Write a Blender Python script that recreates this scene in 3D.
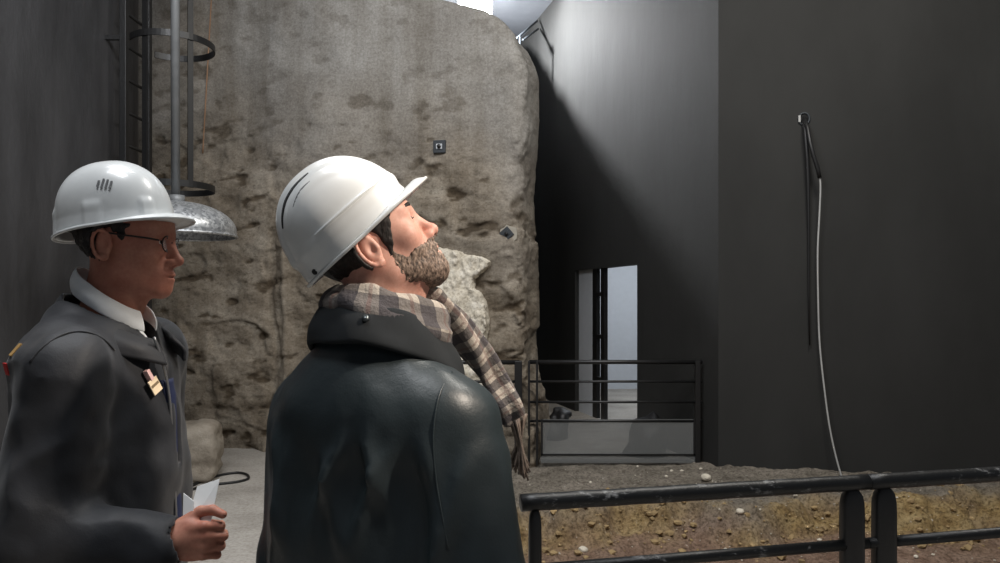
import bpy, bmesh, math, random
import numpy as np
from mathutils import Vector, Matrix
from mathutils.bvhtree import BVHTree

for o in list(bpy.data.objects):
    bpy.data.objects.remove(o)
scene = bpy.context.scene
COL = scene.collection
random.seed(7)

# ------------------------------------------------------------------ camera
FPX, CAMZ, HORIZON = 722.0, 1.55, 300.0
cam = bpy.data.cameras.new('camera')
cam.sensor_width = 36.0
cam.lens = FPX / 1000.0 * 36.0
cam.shift_y = (HORIZON - 281.5) / 1000.0
cam.clip_start = 0.05
camo = bpy.data.objects.new('camera', cam)
COL.objects.link(camo)
camo.location = (0, 0, CAMZ)
camo.rotation_euler = (math.pi / 2, 0, 0)
scene.camera = camo

# ------------------------------------------------------------------ world, exposure
w = bpy.data.worlds.new('hall_ambient')
scene.world = w
w.use_nodes = True
w.node_tree.nodes['Background'].inputs[0].default_value = (0.75, 0.80, 0.88, 1)
w.node_tree.nodes['Background'].inputs[1].default_value = 0.135
scene.view_settings.view_transform = 'Standard'
scene.view_settings.look = 'None'
scene.view_settings.exposure = 0.0
scene.view_settings.gamma = 1.0
scene.view_settings.use_curve_mapping = False


def area(name, loc, target, size, power, color, spread=180):
    l = bpy.data.lights.new(name, 'AREA')
    l.shape = 'RECTANGLE'
    l.size, l.size_y = size
    l.energy = power
    l.color = color
    l.spread = math.radians(spread)
    o = bpy.data.objects.new(name, l)
    COL.objects.link(o)
    o.location = loc
    o.rotation_euler = (Vector(target) - Vector(loc)).to_track_quat('-Z', 'Y').to_euler()
    return o


# unseen area lights added under the ceiling for top light on men and rock
area('hall_top_light', (-0.9, 1.0, 5.8), (-0.7, 1.5, 0.5), (2.0, 1.2), 150, (0.95, 0.97, 1.0))
area('hall_top_light', (-1.2, 2.6, 5.85), (-1.5, 7.2, 2.0), (2.4, 1.0), 185, (0.97, 0.98, 1.0))
area('pit_fill_light', (2.2, 3.6, 5.8), (1.6, 5.2, 0.0), (1.2, 0.6), 165, (1.0, 0.96, 0.89))  # unseen fill added to brighten the pit ground
# warm unseen lamp on the right, narrowed to a spot on the bearded face
sl = bpy.data.lights.new('work_light', 'SPOT')
sl.energy = 900
sl.color = (1.0, 0.87, 0.74)
sl.spot_size = math.radians(13)
sl.spot_blend = 0.6
sl.shadow_soft_size = 0.10
slo = bpy.data.objects.new('work_light', sl)
COL.objects.link(slo)
slo.location = (2.5, 0.75, 4.2)
slo.rotation_euler = (Vector((-0.08, 1.3, 1.62)) - slo.location).to_track_quat('-Z', 'Y').to_euler()
# lamp behind the ridge of the rock wall
LAMP = Vector((-0.35, 10.2, 5.68))
pl = bpy.data.lights.new('ridge_lamp_light', 'POINT')
pl.energy = 1000
pl.color = (0.95, 0.97, 1.0)
pl.shadow_soft_size = 0.05
plo = bpy.data.objects.new('ridge_lamp_light', pl)
COL.objects.link(plo)
plo.location = LAMP + Vector((0.1, 0, -0.22))
# lit room behind the doorway
area('side_room_light', (2.35, 10.6, 2.9), (1.9, 11.0, 0.0), (0.8, 0.8), 42, (0.90, 0.95, 1.0))


def P(px, py, Y):
    return Vector(((px - 500) / FPX * Y, Y, CAMZ - (py - HORIZON) / FPX * Y))


# ------------------------------------------------------------------ numeric helpers
def hash3(ix, iy, iz, seed):
    n = (ix.astype(np.uint32) * np.uint32(374761393) + iy.astype(np.uint32) * np.uint32(668265263)
         + iz.astype(np.uint32) * np.uint32(2246822519) + np.uint32(seed * 3266489917 & 0xffffffff))
    n = (n ^ (n >> np.uint32(13))) * np.uint32(1274126177)
    n = n ^ (n >> np.uint32(16))
    return (n & np.uint32(0xffffff)).astype(np.float32) / np.float32(0xffffff)


def vnoise(x, y, z, seed=0):
    x, y, z = np.broadcast_arrays(np.asarray(x, np.float32), np.asarray(y, np.float32), np.asarray(z, np.float32))
    fx, fy, fz = np.floor(x), np.floor(y), np.floor(z)
    ix, iy, iz = fx.astype(np.int64), fy.astype(np.int64), fz.astype(np.int64)
    tx, ty, tz = x - fx, y - fy, z - fz
    tx = tx * tx * (3 - 2 * tx); ty = ty * ty * (3 - 2 * ty); tz = tz * tz * (3 - 2 * tz)
    r = 0
    for a in (0, 1):
        for b in (0, 1):
            for c in (0, 1):
                wgt = (tx if a else 1 - tx) * (ty if b else 1 - ty) * (tz if c else 1 - tz)
                r = r + wgt * hash3(ix + a, iy + b, iz + c, seed)
    return r * 2 - 1


def fbm(x, y, z, oct=4, seed=0, gain=0.5):
    r, a = 0, 1.0
    for i in range(oct):
        r = r + a * vnoise(x, y, z, seed + i * 17)
        x, y, z = x * 2.03, y * 2.03, z * 2.03
        a *= gain
    return r


def sstep(a, b, x):
    t = np.clip((x - a) / (b - a), 0, 1)
    return t * t * (3 - 2 * t)


def smin(a, b, k):
    h = np.maximum(k - np.abs(a - b), 0) / k
    return np.minimum(a, b) - h * h * k * 0.25


def smax(a, b, k):
    return -smin(-a, -b, k)


# signed distance primitives: (function, centre, bounding radius)
def ell(c, r):
    c = np.array(c, float); r = np.array(r, float)

    def f(x, y, z):
        a, b, d = (x - c[0]), (y - c[1]), (z - c[2])
        k0 = np.sqrt((a / r[0]) ** 2 + (b / r[1]) ** 2 + (d / r[2]) ** 2)
        k1 = np.sqrt((a / r[0] ** 2) ** 2 + (b / r[1] ** 2) ** 2 + (d / r[2] ** 2) ** 2)
        return k0 * (k0 - 1) / (k1 + 1e-6)
    return f, c, r.max()


def cap(a, b, ra, rb=None):
    rb = ra if rb is None else rb
    a = np.array(a, float); b = np.array(b, float)
    ab = b - a
    L = max((ab ** 2).sum(), 1e-9)

    def f(x, y, z):
        t = np.clip(((x - a[0]) * ab[0] + (y - a[1]) * ab[1] + (z - a[2]) * ab[2]) / L, 0, 1)
        return np.sqrt((x - a[0] - t * ab[0]) ** 2 + (y - a[1] - t * ab[1]) ** 2
                       + (z - a[2] - t * ab[2]) ** 2) - (ra + (rb - ra) * t)
    return f, (a + b) / 2, math.sqrt(L) / 2 + max(ra, rb)


def sph(c, r):
    return cap(c, c, r)


def rbox(c, h, r):
    c = np.array(c, float)

    def f(x, y, z):
        qx, qy, qz = np.abs(x - c[0]) - h[0] + r, np.abs(y - c[1]) - h[1] + r, np.abs(z - c[2]) - h[2] + r
        return (np.sqrt(np.maximum(qx, 0) ** 2 + np.maximum(qy, 0) ** 2 + np.maximum(qz, 0) ** 2)
                + np.minimum(np.maximum(qx, np.maximum(qy, qz)), 0) - r)
    return f, c, float(np.linalg.norm(h))


def axis(*segs):
    out = []
    for a, b, s in segs:
        n = max(1, int(round((b - a) / s)))
        out += list(a + (b - a) * np.arange(n) / n)
    out.append(segs[-1][1])
    return np.array(out, np.float32)


class Field:
    def __init__(self, xs, ys, zs):
        self.ax = (xs, ys, zs)
        self.F = np.full((len(xs), len(ys), len(zs)), 1.0, np.float32)

    def block(self, c, rad):
        sl = []
        for a, v in zip(self.ax, c):
            i0 = max(0, int(np.searchsorted(a, v - rad)) - 2)
            i1 = min(len(a), int(np.searchsorted(a, v + rad)) + 2)
            sl.append(slice(i0, i1))
        return tuple(sl)

    def op(self, prim, k=0.01, frame=None, sub=False):
        f, c, rad = prim
        wc = c if frame is None else frame[0] @ np.array(c) + frame[1]
        sl = self.block(wc, rad + k + 0.02)
        x = self.ax[0][sl[0]][:, None, None]
        y = self.ax[1][sl[1]][None, :, None]
        z = self.ax[2][sl[2]][None, None, :]
        if min(len(self.ax[i][sl[i]]) for i in range(3)) == 0:
            return
        if frame is not None:
            R, o = frame
            dx, dy, dz = x - o[0], y - o[1], z - o[2]
            x, y, z = (R[0, 0] * dx + R[1, 0] * dy + R[2, 0] * dz,
                       R[0, 1] * dx + R[1, 1] * dy + R[2, 1] * dz,
                       R[0, 2] * dx + R[1, 2] * dy + R[2, 2] * dz)
        d = f(x, y, z).astype(np.float32)
        S = self.F[sl]
        self.F[sl] = smax(S, -d, k) if sub else smin(S, d, k)

    def add(self, prim, k=0.01, frame=None):
        self.op(prim, k, frame)

    def cut(self, prim, k=0.01, frame=None):
        self.op(prim, k, frame, True)

    def near(self, band, fn):
        """add fn(x,y,z) to the distance in a band around the surface"""
        m = np.abs(self.F) < band
        i, j, k = np.nonzero(m)
        self.F[m] += fn(self.ax[0][i], self.ax[1][j], self.ax[2][k]).astype(np.float32)

    def mesh(self):
        F = self.F
        xs, ys, zs = self.ax
        F = F.copy()
        F[0] = F[-1] = 1; F[:, 0] = F[:, -1] = 1; F[:, :, 0] = F[:, :, -1] = 1
        ins = F < 0
        s = np.zeros(tuple(n - 1 for n in F.shape), np.int8)
        for a in (0, 1):
            for b in (0, 1):
                for c in (0, 1):
                    s += ins[a:s.shape[0] + a, b:s.shape[1] + b, c:s.shape[2] + c]
        act = (s > 0) & (s < 8)
        idx = np.argwhere(act)
        ids = np.full(s.shape, -1, np.int32)
        ids[act] = np.arange(len(idx))
        acc = np.zeros((len(idx), 3)); cnt = np.zeros(len(idx))
        cs = [(a, b, c) for a in (0, 1) for b in (0, 1) for c in (0, 1)]
        val = {}
        pos = {}
        for c in cs:
            q = idx + np.array(c)
            val[c] = F[q[:, 0], q[:, 1], q[:, 2]]
            pos[c] = np.stack([xs[q[:, 0]], ys[q[:, 1]], zs[q[:, 2]]], 1)
        for c in cs:
            for ax in range(3):
                if c[ax]:
                    continue
                d = list(c); d[ax] = 1; d = tuple(d)
                fa, fb = val[c], val[d]
                m = (fa < 0) != (fb < 0)
                t = (fa[m] / (fa[m] - fb[m]))[:, None]
                acc[m] += pos[c][m] * (1 - t) + pos[d][m] * t
                cnt[m] += 1
        V = acc / cnt[:, None]
        quads = []
        for ax in range(3):
            A = ins.take(range(0, ins.shape[ax] - 1), ax)
            B = ins.take(range(1, ins.shape[ax]), ax)
            e = np.argwhere(A != B)
            u, v = (ax + 1) % 3, (ax + 2) % 3
            e = e[(e[:, u] > 0) & (e[:, v] > 0) & (e[:, u] < s.shape[u]) & (e[:, v] < s.shape[v])]
            inside = ins[e[:, 0], e[:, 1], e[:, 2]]
            q = []
            for du, dv in ((-1, -1), (0, -1), (0, 0), (-1, 0)):
                g = e.copy(); g[:, u] += du; g[:, v] += dv
                q.append(ids[g[:, 0], g[:, 1], g[:, 2]])
            q = np.stack(q, 1)
            q[~inside] = q[~inside][:, ::-1]
            quads.append(q)
        return V, np.concatenate(quads)


# ------------------------------------------------------------------ object helpers
def raw_mesh(name, V, Q, smooth=True):
    me = bpy.data.meshes.new(name)
    V = np.asarray(V, np.float32); Q = np.asarray(Q, np.int32)
    n = Q.shape[1]
    me.vertices.add(len(V)); me.vertices.foreach_set('co', V.ravel())
    me.loops.add(Q.size); me.loops.foreach_set('vertex_index', Q.ravel())
    me.polygons.add(len(Q)); me.polygons.foreach_set('loop_start', np.arange(0, Q.size, n, dtype=np.int32))
    me.polygons.foreach_set('use_smooth', np.full(len(Q), smooth))
    me.update(calc_edges=True)
    me.validate()
    return me


def link(name, me, material=None, parent=None):
    o = bpy.data.objects.new(name, me)
    COL.objects.link(o)
    if material is not None and me is not None:
        me.materials.clear()
        me.materials.append(material)
    if parent is not None:
        o.parent = parent
    return o


def tag(o, label=None, cat=None, group=None, kind=None):
    for k, v in (('label', label), ('category', cat), ('group', group), ('kind', kind)):
        if v:
            o[k] = v
    return o


def empty(name, loc, rz=0.0):
    o = bpy.data.objects.new(name, None)
    o.empty_display_size = 0.1
    COL.objects.link(o)
    o.location = loc
    o.rotation_euler = (0, 0, rz)
    return o


def bm_obj(name, bm, material, parent=None, smooth=False):
    me = bpy.data.meshes.new(name)
    bmesh.ops.recalc_face_normals(bm, faces=bm.faces)
    bm.to_mesh(me); bm.free()
    if smooth:
        me.polygons.foreach_set('use_smooth', np.full(len(me.polygons), True))
    return link(name, me, material, parent)


def bm_box(bm, lo, hi, bevel=0.0, M=None):
    r = bmesh.ops.create_cube(bm, size=1.0)
    vs = r['verts']
    c = (Vector(lo) + Vector(hi)) / 2; s = Vector(hi) - Vector(lo)
    for v in vs:
        v.co = Vector((v.co.x * s.x, v.co.y * s.y, v.co.z * s.z)) + c
    if bevel:
        es = list({e for v in vs for e in v.link_edges})
        g = bmesh.ops.bevel(bm, geom=es, offset=bevel, segments=2, affect='EDGES', profile=0.6)
        vs = list({v for f in g['faces'] for v in f.verts} | {v for v in vs if v.is_valid})
    if M is not None:
        for v in vs:
            v.co = M @ v.co
    return vs


def bm_tube(bm, pts, r, n=12, close=False):
    pts = [Vector(p) for p in pts]
    if not isinstance(r, (list, tuple)):
        r = [r] * len(pts)
    rings = []
    N = len(pts)
    up = None
    for i, p in enumerate(pts):
        if close:
            t = (pts[(i + 1) % N] - pts[i - 1]).normalized()
        else:
            t = (pts[min(i + 1, N - 1)] - pts[max(i - 1, 0)]).normalized()
        if up is None:
            up = Vector((0, 0, 1)) if abs(t.z) < 0.9 else Vector((1, 0, 0))
        up = (up - t * up.dot(t)).normalized()
        s = t.cross(up)
        rings.append([bm.verts.new(p + (up * math.cos(a) + s * math.sin(a)) * r[i])
                      for a in [2 * math.pi * k / n for k in range(n)]])
    m = N if close else N - 1
    for i in range(m):
        A, B = rings[i], rings[(i + 1) % N]
        for k in range(n):
            bm.faces.new((A[k], A[(k + 1) % n], B[(k + 1) % n], B[k]))
    if not close:
        bm.faces.new(rings[0]); bm.faces.new(rings[-1][::-1])


def tube(name, pts, r, material, parent=None, n=12, close=False):
    bm = bmesh.new()
    bm_tube(bm, pts, r, n, close)
    return bm_obj(name, bm, material, parent, True)


def box(name, lo, hi, material, parent=None, bevel=0.0, M=None):
    bm = bmesh.new()
    bm_box(bm, lo, hi, bevel, M)
    return bm_obj(name, bm, material, parent)


def grid_obj(name, fn, nu, nv, material, parent=None, close_u=False, thick=0.0, u0=0, u1=1, sub=0):
    u = np.linspace(u0, u1, nu, endpoint=not close_u)
    v = np.linspace(0, 1, nv)
    U, Vv = np.meshgrid(u, v, indexing='ij')
    X = np.stack(fn(U, Vv), -1).reshape(-1, 3)
    q = []
    m = nu if close_u else nu - 1
    for i in range(m):
        a = i * nv; b = ((i + 1) % nu) * nv
        for j in range(nv - 1):
            q.append((a + j, b + j, b + j + 1, a + j + 1))
    me = raw_mesh(name, X, np.array(q))
    uvl = me.uv_layers.new(name='UVMap')
    li = np.empty(len(me.loops), np.int32); me.loops.foreach_get('vertex_index', li)
    uv = np.stack([U.ravel()[li], Vv.ravel()[li]], 1).astype(np.float32)
    uvl.data.foreach_set('uv', uv.ravel())
    o = link(name, me, material, parent)
    if thick:
        md = o.modifiers.new('thickness', 'SOLIDIFY'); md.thickness = thick; md.offset = 0
    if sub:
        md = o.modifiers.new('smooth', 'SUBSURF'); md.levels = sub; md.render_levels = sub
    return o


def smooth_path(pts, n=6):
    out = []
    for i in range(len(pts) - 1):
        p0, p1, p2, p3 = pts[max(i - 1, 0)], pts[i], pts[i + 1], pts[min(i + 2, len(pts) - 1)]
        for k in range(n):
            t = k / n
            out.append(0.5 * ((2 * p1) + (p2 - p0) * t + (2 * p0 - 5 * p1 + 4 * p2 - p3) * t * t + (3 * p1 - p0 - 3 * p2 + p3) * t ** 3))
    out.append(pts[-1])
    return out


BVH = {}


def hit(obj, px, py):
    """first point of an object on the ray through a pixel of the photograph"""
    me = obj.data
    if me.name not in BVH:
        M = world_matrix(obj)
        BVH[me.name] = BVHTree.FromPolygons([M @ v.co for v in me.vertices], [p.vertices[:] for p in me.polygons])
    bvh = BVH[me.name]
    d = P(px, py, 1.0) - Vector((0, 0, CAMZ))
    loc, nor, _, _ = bvh.ray_cast(Vector((0, 0, CAMZ)), d.normalized())
    if nor is not None and nor.dot(d) > 0:
        nor = -nor
    return loc, nor


def world_matrix(o):
    M = Matrix.LocRotScale(o.location, o.rotation_euler, o.scale)
    return world_matrix(o.parent) @ M if o.parent else M


# ------------------------------------------------------------------ materials
def lin(c):
    return tuple(((v / 255) / 12.92 if v / 255 <= 0.04045 else ((v / 255 + 0.055) / 1.055) ** 2.4) for v in c) + (1,)


class Mat:
    def __init__(self, name, rough=0.6, metal=0.0, spec=0.5):
        self.m = bpy.data.materials.new(name)
        self.m.use_nodes = True
        self.t = self.m.node_tree
        self.b = self.t.nodes['Principled BSDF']
        self.b.inputs['Roughness'].default_value = rough
        self.b.inputs['Metallic'].default_value = metal
        self.b.inputs['Specular IOR Level'].default_value = spec
        self._c = None

    def n(self, typ, **kw):
        nd = self.t.nodes.new(typ)
        for k, v in kw.items():
            if k in nd.inputs:
                nd.inputs[k].default_value = v
            else:
                setattr(nd, k, v)
        return nd

    def l(self, a, b):
        self.t.links.new(a, b)

    def coord(self, scale=(1, 1, 1), kind='Object'):
        c = self.n('ShaderNodeTexCoord')
        mp = self.n('ShaderNodeMapping')
        mp.inputs['Scale'].default_value = scale
        self.l(c.outputs[kind], mp.inputs['Vector'])
        return mp.outputs[0]

    def noise(self, scale, detail=6, rough=0.6, stretch=(1, 1, 1), dist=0.0):
        nd = self.n('ShaderNodeTexNoise', Scale=scale, Detail=detail, Roughness=rough, Distortion=dist)
        self.l(self.coord(stretch), nd.inputs['Vector'])
        return nd.outputs['Fac']

    def ramp(self, fac, stops):
        r = self.n('ShaderNodeValToRGB')
        el = r.color_ramp.elements
        while len(el) < len(stops):
            el.new(0.5)
        for e, (p, c) in zip(el, stops):
            e.position = p
            e.color = c if len(c) == 4 else lin(c)
        self.l(fac, r.inputs[0])
        return r.outputs[0]

    def mix(self, fac, a, b, mode='MIX'):
        m = self.n('ShaderNodeMix', data_type='RGBA', blend_type=mode)
        for s, i in ((fac, 0), (a, 6), (b, 7)):
            if hasattr(s, 'links'):
                self.l(s, m.inputs[i])
            else:
                m.inputs[i].default_value = s if i == 0 else (s if len(s) == 4 else lin(s))
        return m.outputs[2]

    def attr(self, name):
        return self.n('ShaderNodeAttribute', attribute_name=name).outputs['Fac']

    def math(self, op, a, b=0.0):
        m = self.n('ShaderNodeMath', operation=op)
        for s, i in ((a, 0), (b, 1)):
            if hasattr(s, 'links'):
                self.l(s, m.inputs[i])
            else:
                m.inputs[i].default_value = s
        return m.outputs[0]

    def color(self, c):
        if hasattr(c, 'links'):
            self.l(c, self.b.inputs['Base Color'])
        else:
            self.b.inputs['Base Color'].default_value = c if len(c) == 4 else lin(c)
        return self

    def bump(self, h, strength=0.5, dist=0.01):
        b = self.n('ShaderNodeBump', Strength=strength, Distance=dist)
        self.l(h, b.inputs['Height'])
        if self.b.inputs['Normal'].links:
            self.l(self.b.inputs['Normal'].links[0].from_socket, b.inputs['Normal'])
        self.l(b.outputs[0], self.b.inputs['Normal'])
        return self

    def roughness(self, fac, lo, hi):
        r = self.n('ShaderNodeMapRange')
        r.inputs['To Min'].default_value = lo; r.inputs['To Max'].default_value = hi
        self.l(fac, r.inputs['Value'])
        self.l(r.outputs[0], self.b.inputs['Roughness'])
        return self


def simple(name, c, rough=0.6, metal=0.0, var=0.12, scale=12, bump=0.0, bscale=80, spec=0.5):
    m = Mat(name, rough, metal, spec)
    a = lin(c)
    lo = tuple(v * (1 - var) for v in a[:3]) + (1,)
    hi = tuple(min(1, v * (1 + var)) for v in a[:3]) + (1,)
    m.color(m.ramp(m.noise(scale), [(0.3, lo), (0.7, hi)]))
    if bump:
        m.bump(m.noise(bscale, 4), bump, 0.004)
    return m.m


# rock
m = Mat('rough_stone_plaster', 0.92, spec=0.25)
big = m.noise(0.9, 5, 0.6)
base = m.ramp(big, [(0.30, (136, 131, 125)), (0.5, (158, 155, 150)), (0.72, (174, 172, 168))])
low = m.ramp(m.noise(2.3, 8, 0.65, (1, 1, 1.6)), [(0.3, (116, 105, 91)), (0.52, (148, 138, 124)), (0.72, (168, 160, 147))])
c = m.mix(m.attr('lower'), base, low)
streak = m.ramp(m.noise(3.0, 5, 0.6, (1.6, 1.0, 0.12)), [(0.42, (255, 255, 255)), (0.66, (205, 200, 192))])
c = m.mix(0.55, c, streak, 'MULTIPLY')
spots = m.ramp(m.noise(16, 8, 0.7, (1, 1, 2.2)), [(0.36, (92, 84, 74)), (0.46, (255, 255, 255))])
c = m.mix(m.math('MULTIPLY', m.attr('lower'), 0.45), c, spots, 'MULTIPLY')
fine = m.ramp(m.noise(45, 6, 0.7), [(0.35, (188, 184, 178)), (0.65, (255, 255, 255))])
c = m.mix(0.7, c, fine, 'MULTIPLY')
pit = m.ramp(m.attr('hole'), [(0.0, (255, 255, 255)), (1.0, (168, 160, 150))])
c = m.mix(1.0, c, pit, 'MULTIPLY')
m.color(c)
m.bump(m.noise(9, 8, 0.72, (1, 1, 1.7)), 0.5, 0.025)
m.bump(m.noise(60, 6, 0.7), 0.6, 0.006)
M_ROCK = m.m

m = Mat('pale_patch_surface', 0.9, spec=0.25)
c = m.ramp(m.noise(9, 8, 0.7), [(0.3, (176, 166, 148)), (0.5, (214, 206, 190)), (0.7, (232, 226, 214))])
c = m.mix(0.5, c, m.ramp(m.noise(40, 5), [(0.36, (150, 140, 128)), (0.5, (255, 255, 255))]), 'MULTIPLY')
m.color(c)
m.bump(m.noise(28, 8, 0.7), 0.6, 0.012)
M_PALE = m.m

m = Mat('dirt', 0.95, spec=0.2)
g = m.ramp(m.noise(3.2, 8, 0.7), [(0.3, (112, 104, 94)), (0.5, (146, 138, 126)), (0.7, (170, 160, 148))])
y = m.ramp(m.noise(7, 8, 0.7), [(0.28, (120, 94, 60)), (0.48, (176, 150, 104)), (0.7, (200, 178, 134))])
r = m.ramp(m.noise(5, 8, 0.7), [(0.3, (126, 100, 84)), (0.5, (156, 130, 112)), (0.72, (178, 154, 136))])
c = m.mix(m.attr('pit'), g, r)
c = m.mix(m.attr('clay'), c, y)
c = m.mix(0.65, c, m.ramp(m.noise(34, 6, 0.75), [(0.38, (92, 82, 72)), (0.54, (255, 255, 255))]), 'MULTIPLY')
c = m.mix(m.ramp(m.noise(30, 3, 0.5), [(0.70, (0, 0, 0)), (0.74, (255, 255, 255))]), c, (214, 208, 198))
m.color(c)
m.bump(m.noise(18, 8, 0.75), 1.0, 0.05)
m.bump(m.noise(80, 5, 0.7), 0.6, 0.006)
M_DIRT = m.m

m = Mat('concrete_floor', 0.85, spec=0.3)
c = m.ramp(m.noise(1.6, 8, 0.65), [(0.3, (150, 145, 138)), (0.5, (176, 171, 164)), (0.72, (192, 188, 182))])
c = m.mix(0.6, c, m.ramp(m.noise(40, 6, 0.7), [(0.36, (190, 184, 176)), (0.6, (255, 255, 255))]), 'MULTIPLY')
m.color(c)
m.bump(m.noise(22, 8, 0.7), 0.5, 0.01)
M_FLOOR = m.m

m = Mat('black_panel_paint', 0.85, spec=0.3)
c = m.ramp(m.noise(1.1, 6, 0.6, (1, 1, 0.5)), [(0.3, (40, 40, 39)), (0.7, (49, 49, 48))])
m.color(c)
m.bump(m.noise(2.2, 4, 0.5, (1, 1, 0.3)), 0.25, 0.05)
m.bump(m.noise(120, 3), 0.15, 0.002)
M_PANEL = m.m

m = Mat('glossy_black_wall', 0.42, spec=0.5)
m.color(m.ramp(m.noise(1.3, 6, 0.6, (1, 1, 0.3)), [(0.34, (36, 36, 38)), (0.7, (74, 74, 76))]))
nz = m.noise(2.0, 7, 0.6, (1, 1.4, 0.25))
m.roughness(nz, 0.30, 0.62)
m.bump(m.noise(2.4, 7, 0.62, (1, 1, 0.35)), 0.45, 0.05)
M_LEFT = m.m

M_CEIL = simple('ceiling_paint', (92, 95, 100), 0.8, var=0.15, scale=2)
M_FAR = simple('dark_far_wall', (60, 66, 64), 0.8, scale=3)
M_WHITE_ROOM = simple('white_room_paint', (214, 218, 224), 0.7, var=0.03)
M_BLACK_METAL = simple('black_painted_steel', (18, 18, 19), 0.45, 0.0, 0.2, 25, 0.25, 60, 0.6)
m = Mat('worn_black_rail', 0.42, spec=0.5)
ch = m.ramp(m.noise(26, 8, 0.75, (0.5, 1, 1)), [(0.57, (0, 0, 0)), (0.66, (255, 255, 255))])
m.color(m.mix(ch, (17, 18, 19), (120, 120, 120)))
m.bump(m.noise(40, 6, 0.7), 0.5, 0.004)
M_RAIL = m.m
M_GALV = None
m = Mat('galvanised_sheet', 0.38, 0.75)
v = m.n('ShaderNodeTexVoronoi', Scale=55.0)
m.l(m.coord(), v.inputs['Vector'])
m.color(m.ramp(v.outputs['Color'], [(0.2, (150, 153, 156)), (0.8, (214, 216, 218))]))
m.roughness(m.noise(20), 0.3, 0.55)
M_GALV = m.m
M_CABLE_W = simple('pale_cable_sheath', (170, 170, 168), 0.5)
M_CABLE_B = simple('black_cable_sheath', (24, 24, 25), 0.5)
M_TAN = simple('tan_cord', (150, 118, 92), 0.8)
M_HOLE = simple('dark_hole', (10, 10, 10), 0.9)
M_PLATE = simple('dark_anchor_plate', (52, 56, 60), 0.55, 0.3)
M_MORTAR = simple('pale_mortar', (158, 152, 140), 0.9, bump=0.5)
M_TARP = simple('black_tarpaulin', (22, 22, 23), 0.5, bump=0.3, bscale=30)
m = Mat('smoky_plexiglass', 0.25, spec=0.5)
m.color((118, 120, 120))
m.b.inputs['Alpha'].default_value = 0.55
M_PLEXI = m.m

# people
def skin(name, c, red):
    m = Mat(name, 0.52, spec=0.4)
    a = m.ramp(m.noise(14, 5, 0.6), [(0.3, red), (0.68, c)])
    m.color(m.mix(0.35, a, m.ramp(m.noise(140, 4, 0.6), [(0.3, (205, 180, 172)), (0.7, (255, 255, 255))]), 'MULTIPLY'))
    m.b.inputs['Subsurface Weight'].default_value = 0.12
    m.b.inputs['Subsurface Radius'].default_value = (0.012, 0.005, 0.003)
    m.b.inputs['Subsurface Scale'].default_value = 0.6
    m.bump(m.noise(240, 3), 0.12, 0.001)
    return m.m


M_SKIN1 = skin('tanned_skin', (196, 142, 120), (176, 110, 92))
M_SKIN2 = skin('fair_skin', (226, 184, 167), (212, 152, 134))


def fur(name, lo, hi, stretch=(1, 1, 1), scale=160):
    m = Mat(name, 0.6, spec=0.4)
    nz = m.noise(scale, 4, 0.6, stretch)
    m.color(m.ramp(nz, [(0.35, lo), (0.68, hi)]))
    m.bump(nz, 0.7, 0.004)
    return m.m


M_HAIR = fur('dark_hair', (20, 17, 16), (46, 40, 37), (1, 1, 0.25))
M_BEARD = fur('greying_beard', (62, 50, 43), (160, 138, 122), (1, 1, 0.5), 220)
m = Mat('white_helmet_plastic', 0.28, spec=0.5)
m.color(m.ramp(m.noise(5, 5, 0.6), [(0.35, (212, 215, 215)), (0.7, (226, 229, 229))]))
m.b.inputs['Coat Weight'].default_value = 0.25
M_HAT = m.m
M_HATGREY = simple('grey_helmet_print', (96, 98, 100), 0.5)
M_VENT = simple('dark_vent_slot', (30, 31, 32), 0.7)


def cloth(name, c, rough, bscale=350, var=0.15, sheen=0.0):
    m = Mat(name, rough, spec=0.4)
    a = lin(c)
    m.color(m.ramp(m.noise(7, 6, 0.6), [(0.3, tuple(v * (1 - var) for v in a[:3]) + (1,)),
                                         (0.7, tuple(v * (1 + var) for v in a[:3]) + (1,))]))
    m.bump(m.noise(bscale, 3), 0.25, 0.001)
    m.bump(m.noise(14, 4, 0.5), 0.25, 0.010)
    m.b.inputs['Sheen Weight'].default_value = sheen
    return m.m


M_JACKET1 = cloth('navy_softshell', (24, 27, 33), 0.62, sheen=0.12)
M_JACKET2 = cloth('waxed_green_black_cotton', (38, 46, 49), 0.40)
M_LINING = cloth('blue_quilted_lining', (30, 38, 66), 0.55)
M_SHIRT = cloth('white_shirt', (238, 242, 244), 0.75)
M_TROUSER = cloth('dark_trousers', (38, 40, 46), 0.8)
M_SHOE = simple('black_shoe_leather', (22, 21, 21), 0.4)
M_ZIP = simple('zip_metal', (150, 152, 155), 0.35, 0.8)
M_GLASSFRAME = simple('dark_glasses_frame', (30, 24, 22), 0.3)
m = Mat('clear_lens', 0.05)
m.color((225, 230, 230)); m.b.inputs['Alpha'].default_value = 0.18
M_LENS = m.m
M_EYEWHITE = simple('eye_white', (220, 212, 204), 0.2, var=0.03)
M_IRIS = simple('brown_iris', (52, 36, 26), 0.15)
M_LIP = simple('lip_skin', (168, 104, 94), 0.5)
M_PAPER = simple('white_paper', (236, 236, 234), 0.8, var=0.03)
M_BADGE = simple('pale_badge_card', (224, 206, 176), 0.5)
M_BADGE_STRIPE = simple('badge_print', (120, 104, 80), 0.5)
M_BADGE_CLIP = simple('pink_badge_clip', (214, 178, 176), 0.4)
M_GOLD = simple('gold_embroidery', (176, 140, 84), 0.6)
M_RED = simple('red_embroidery', (176, 26, 24), 0.6)
M_SNAP = simple('dark_snap_button', (86, 92, 94), 0.3, 0.7)

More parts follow.
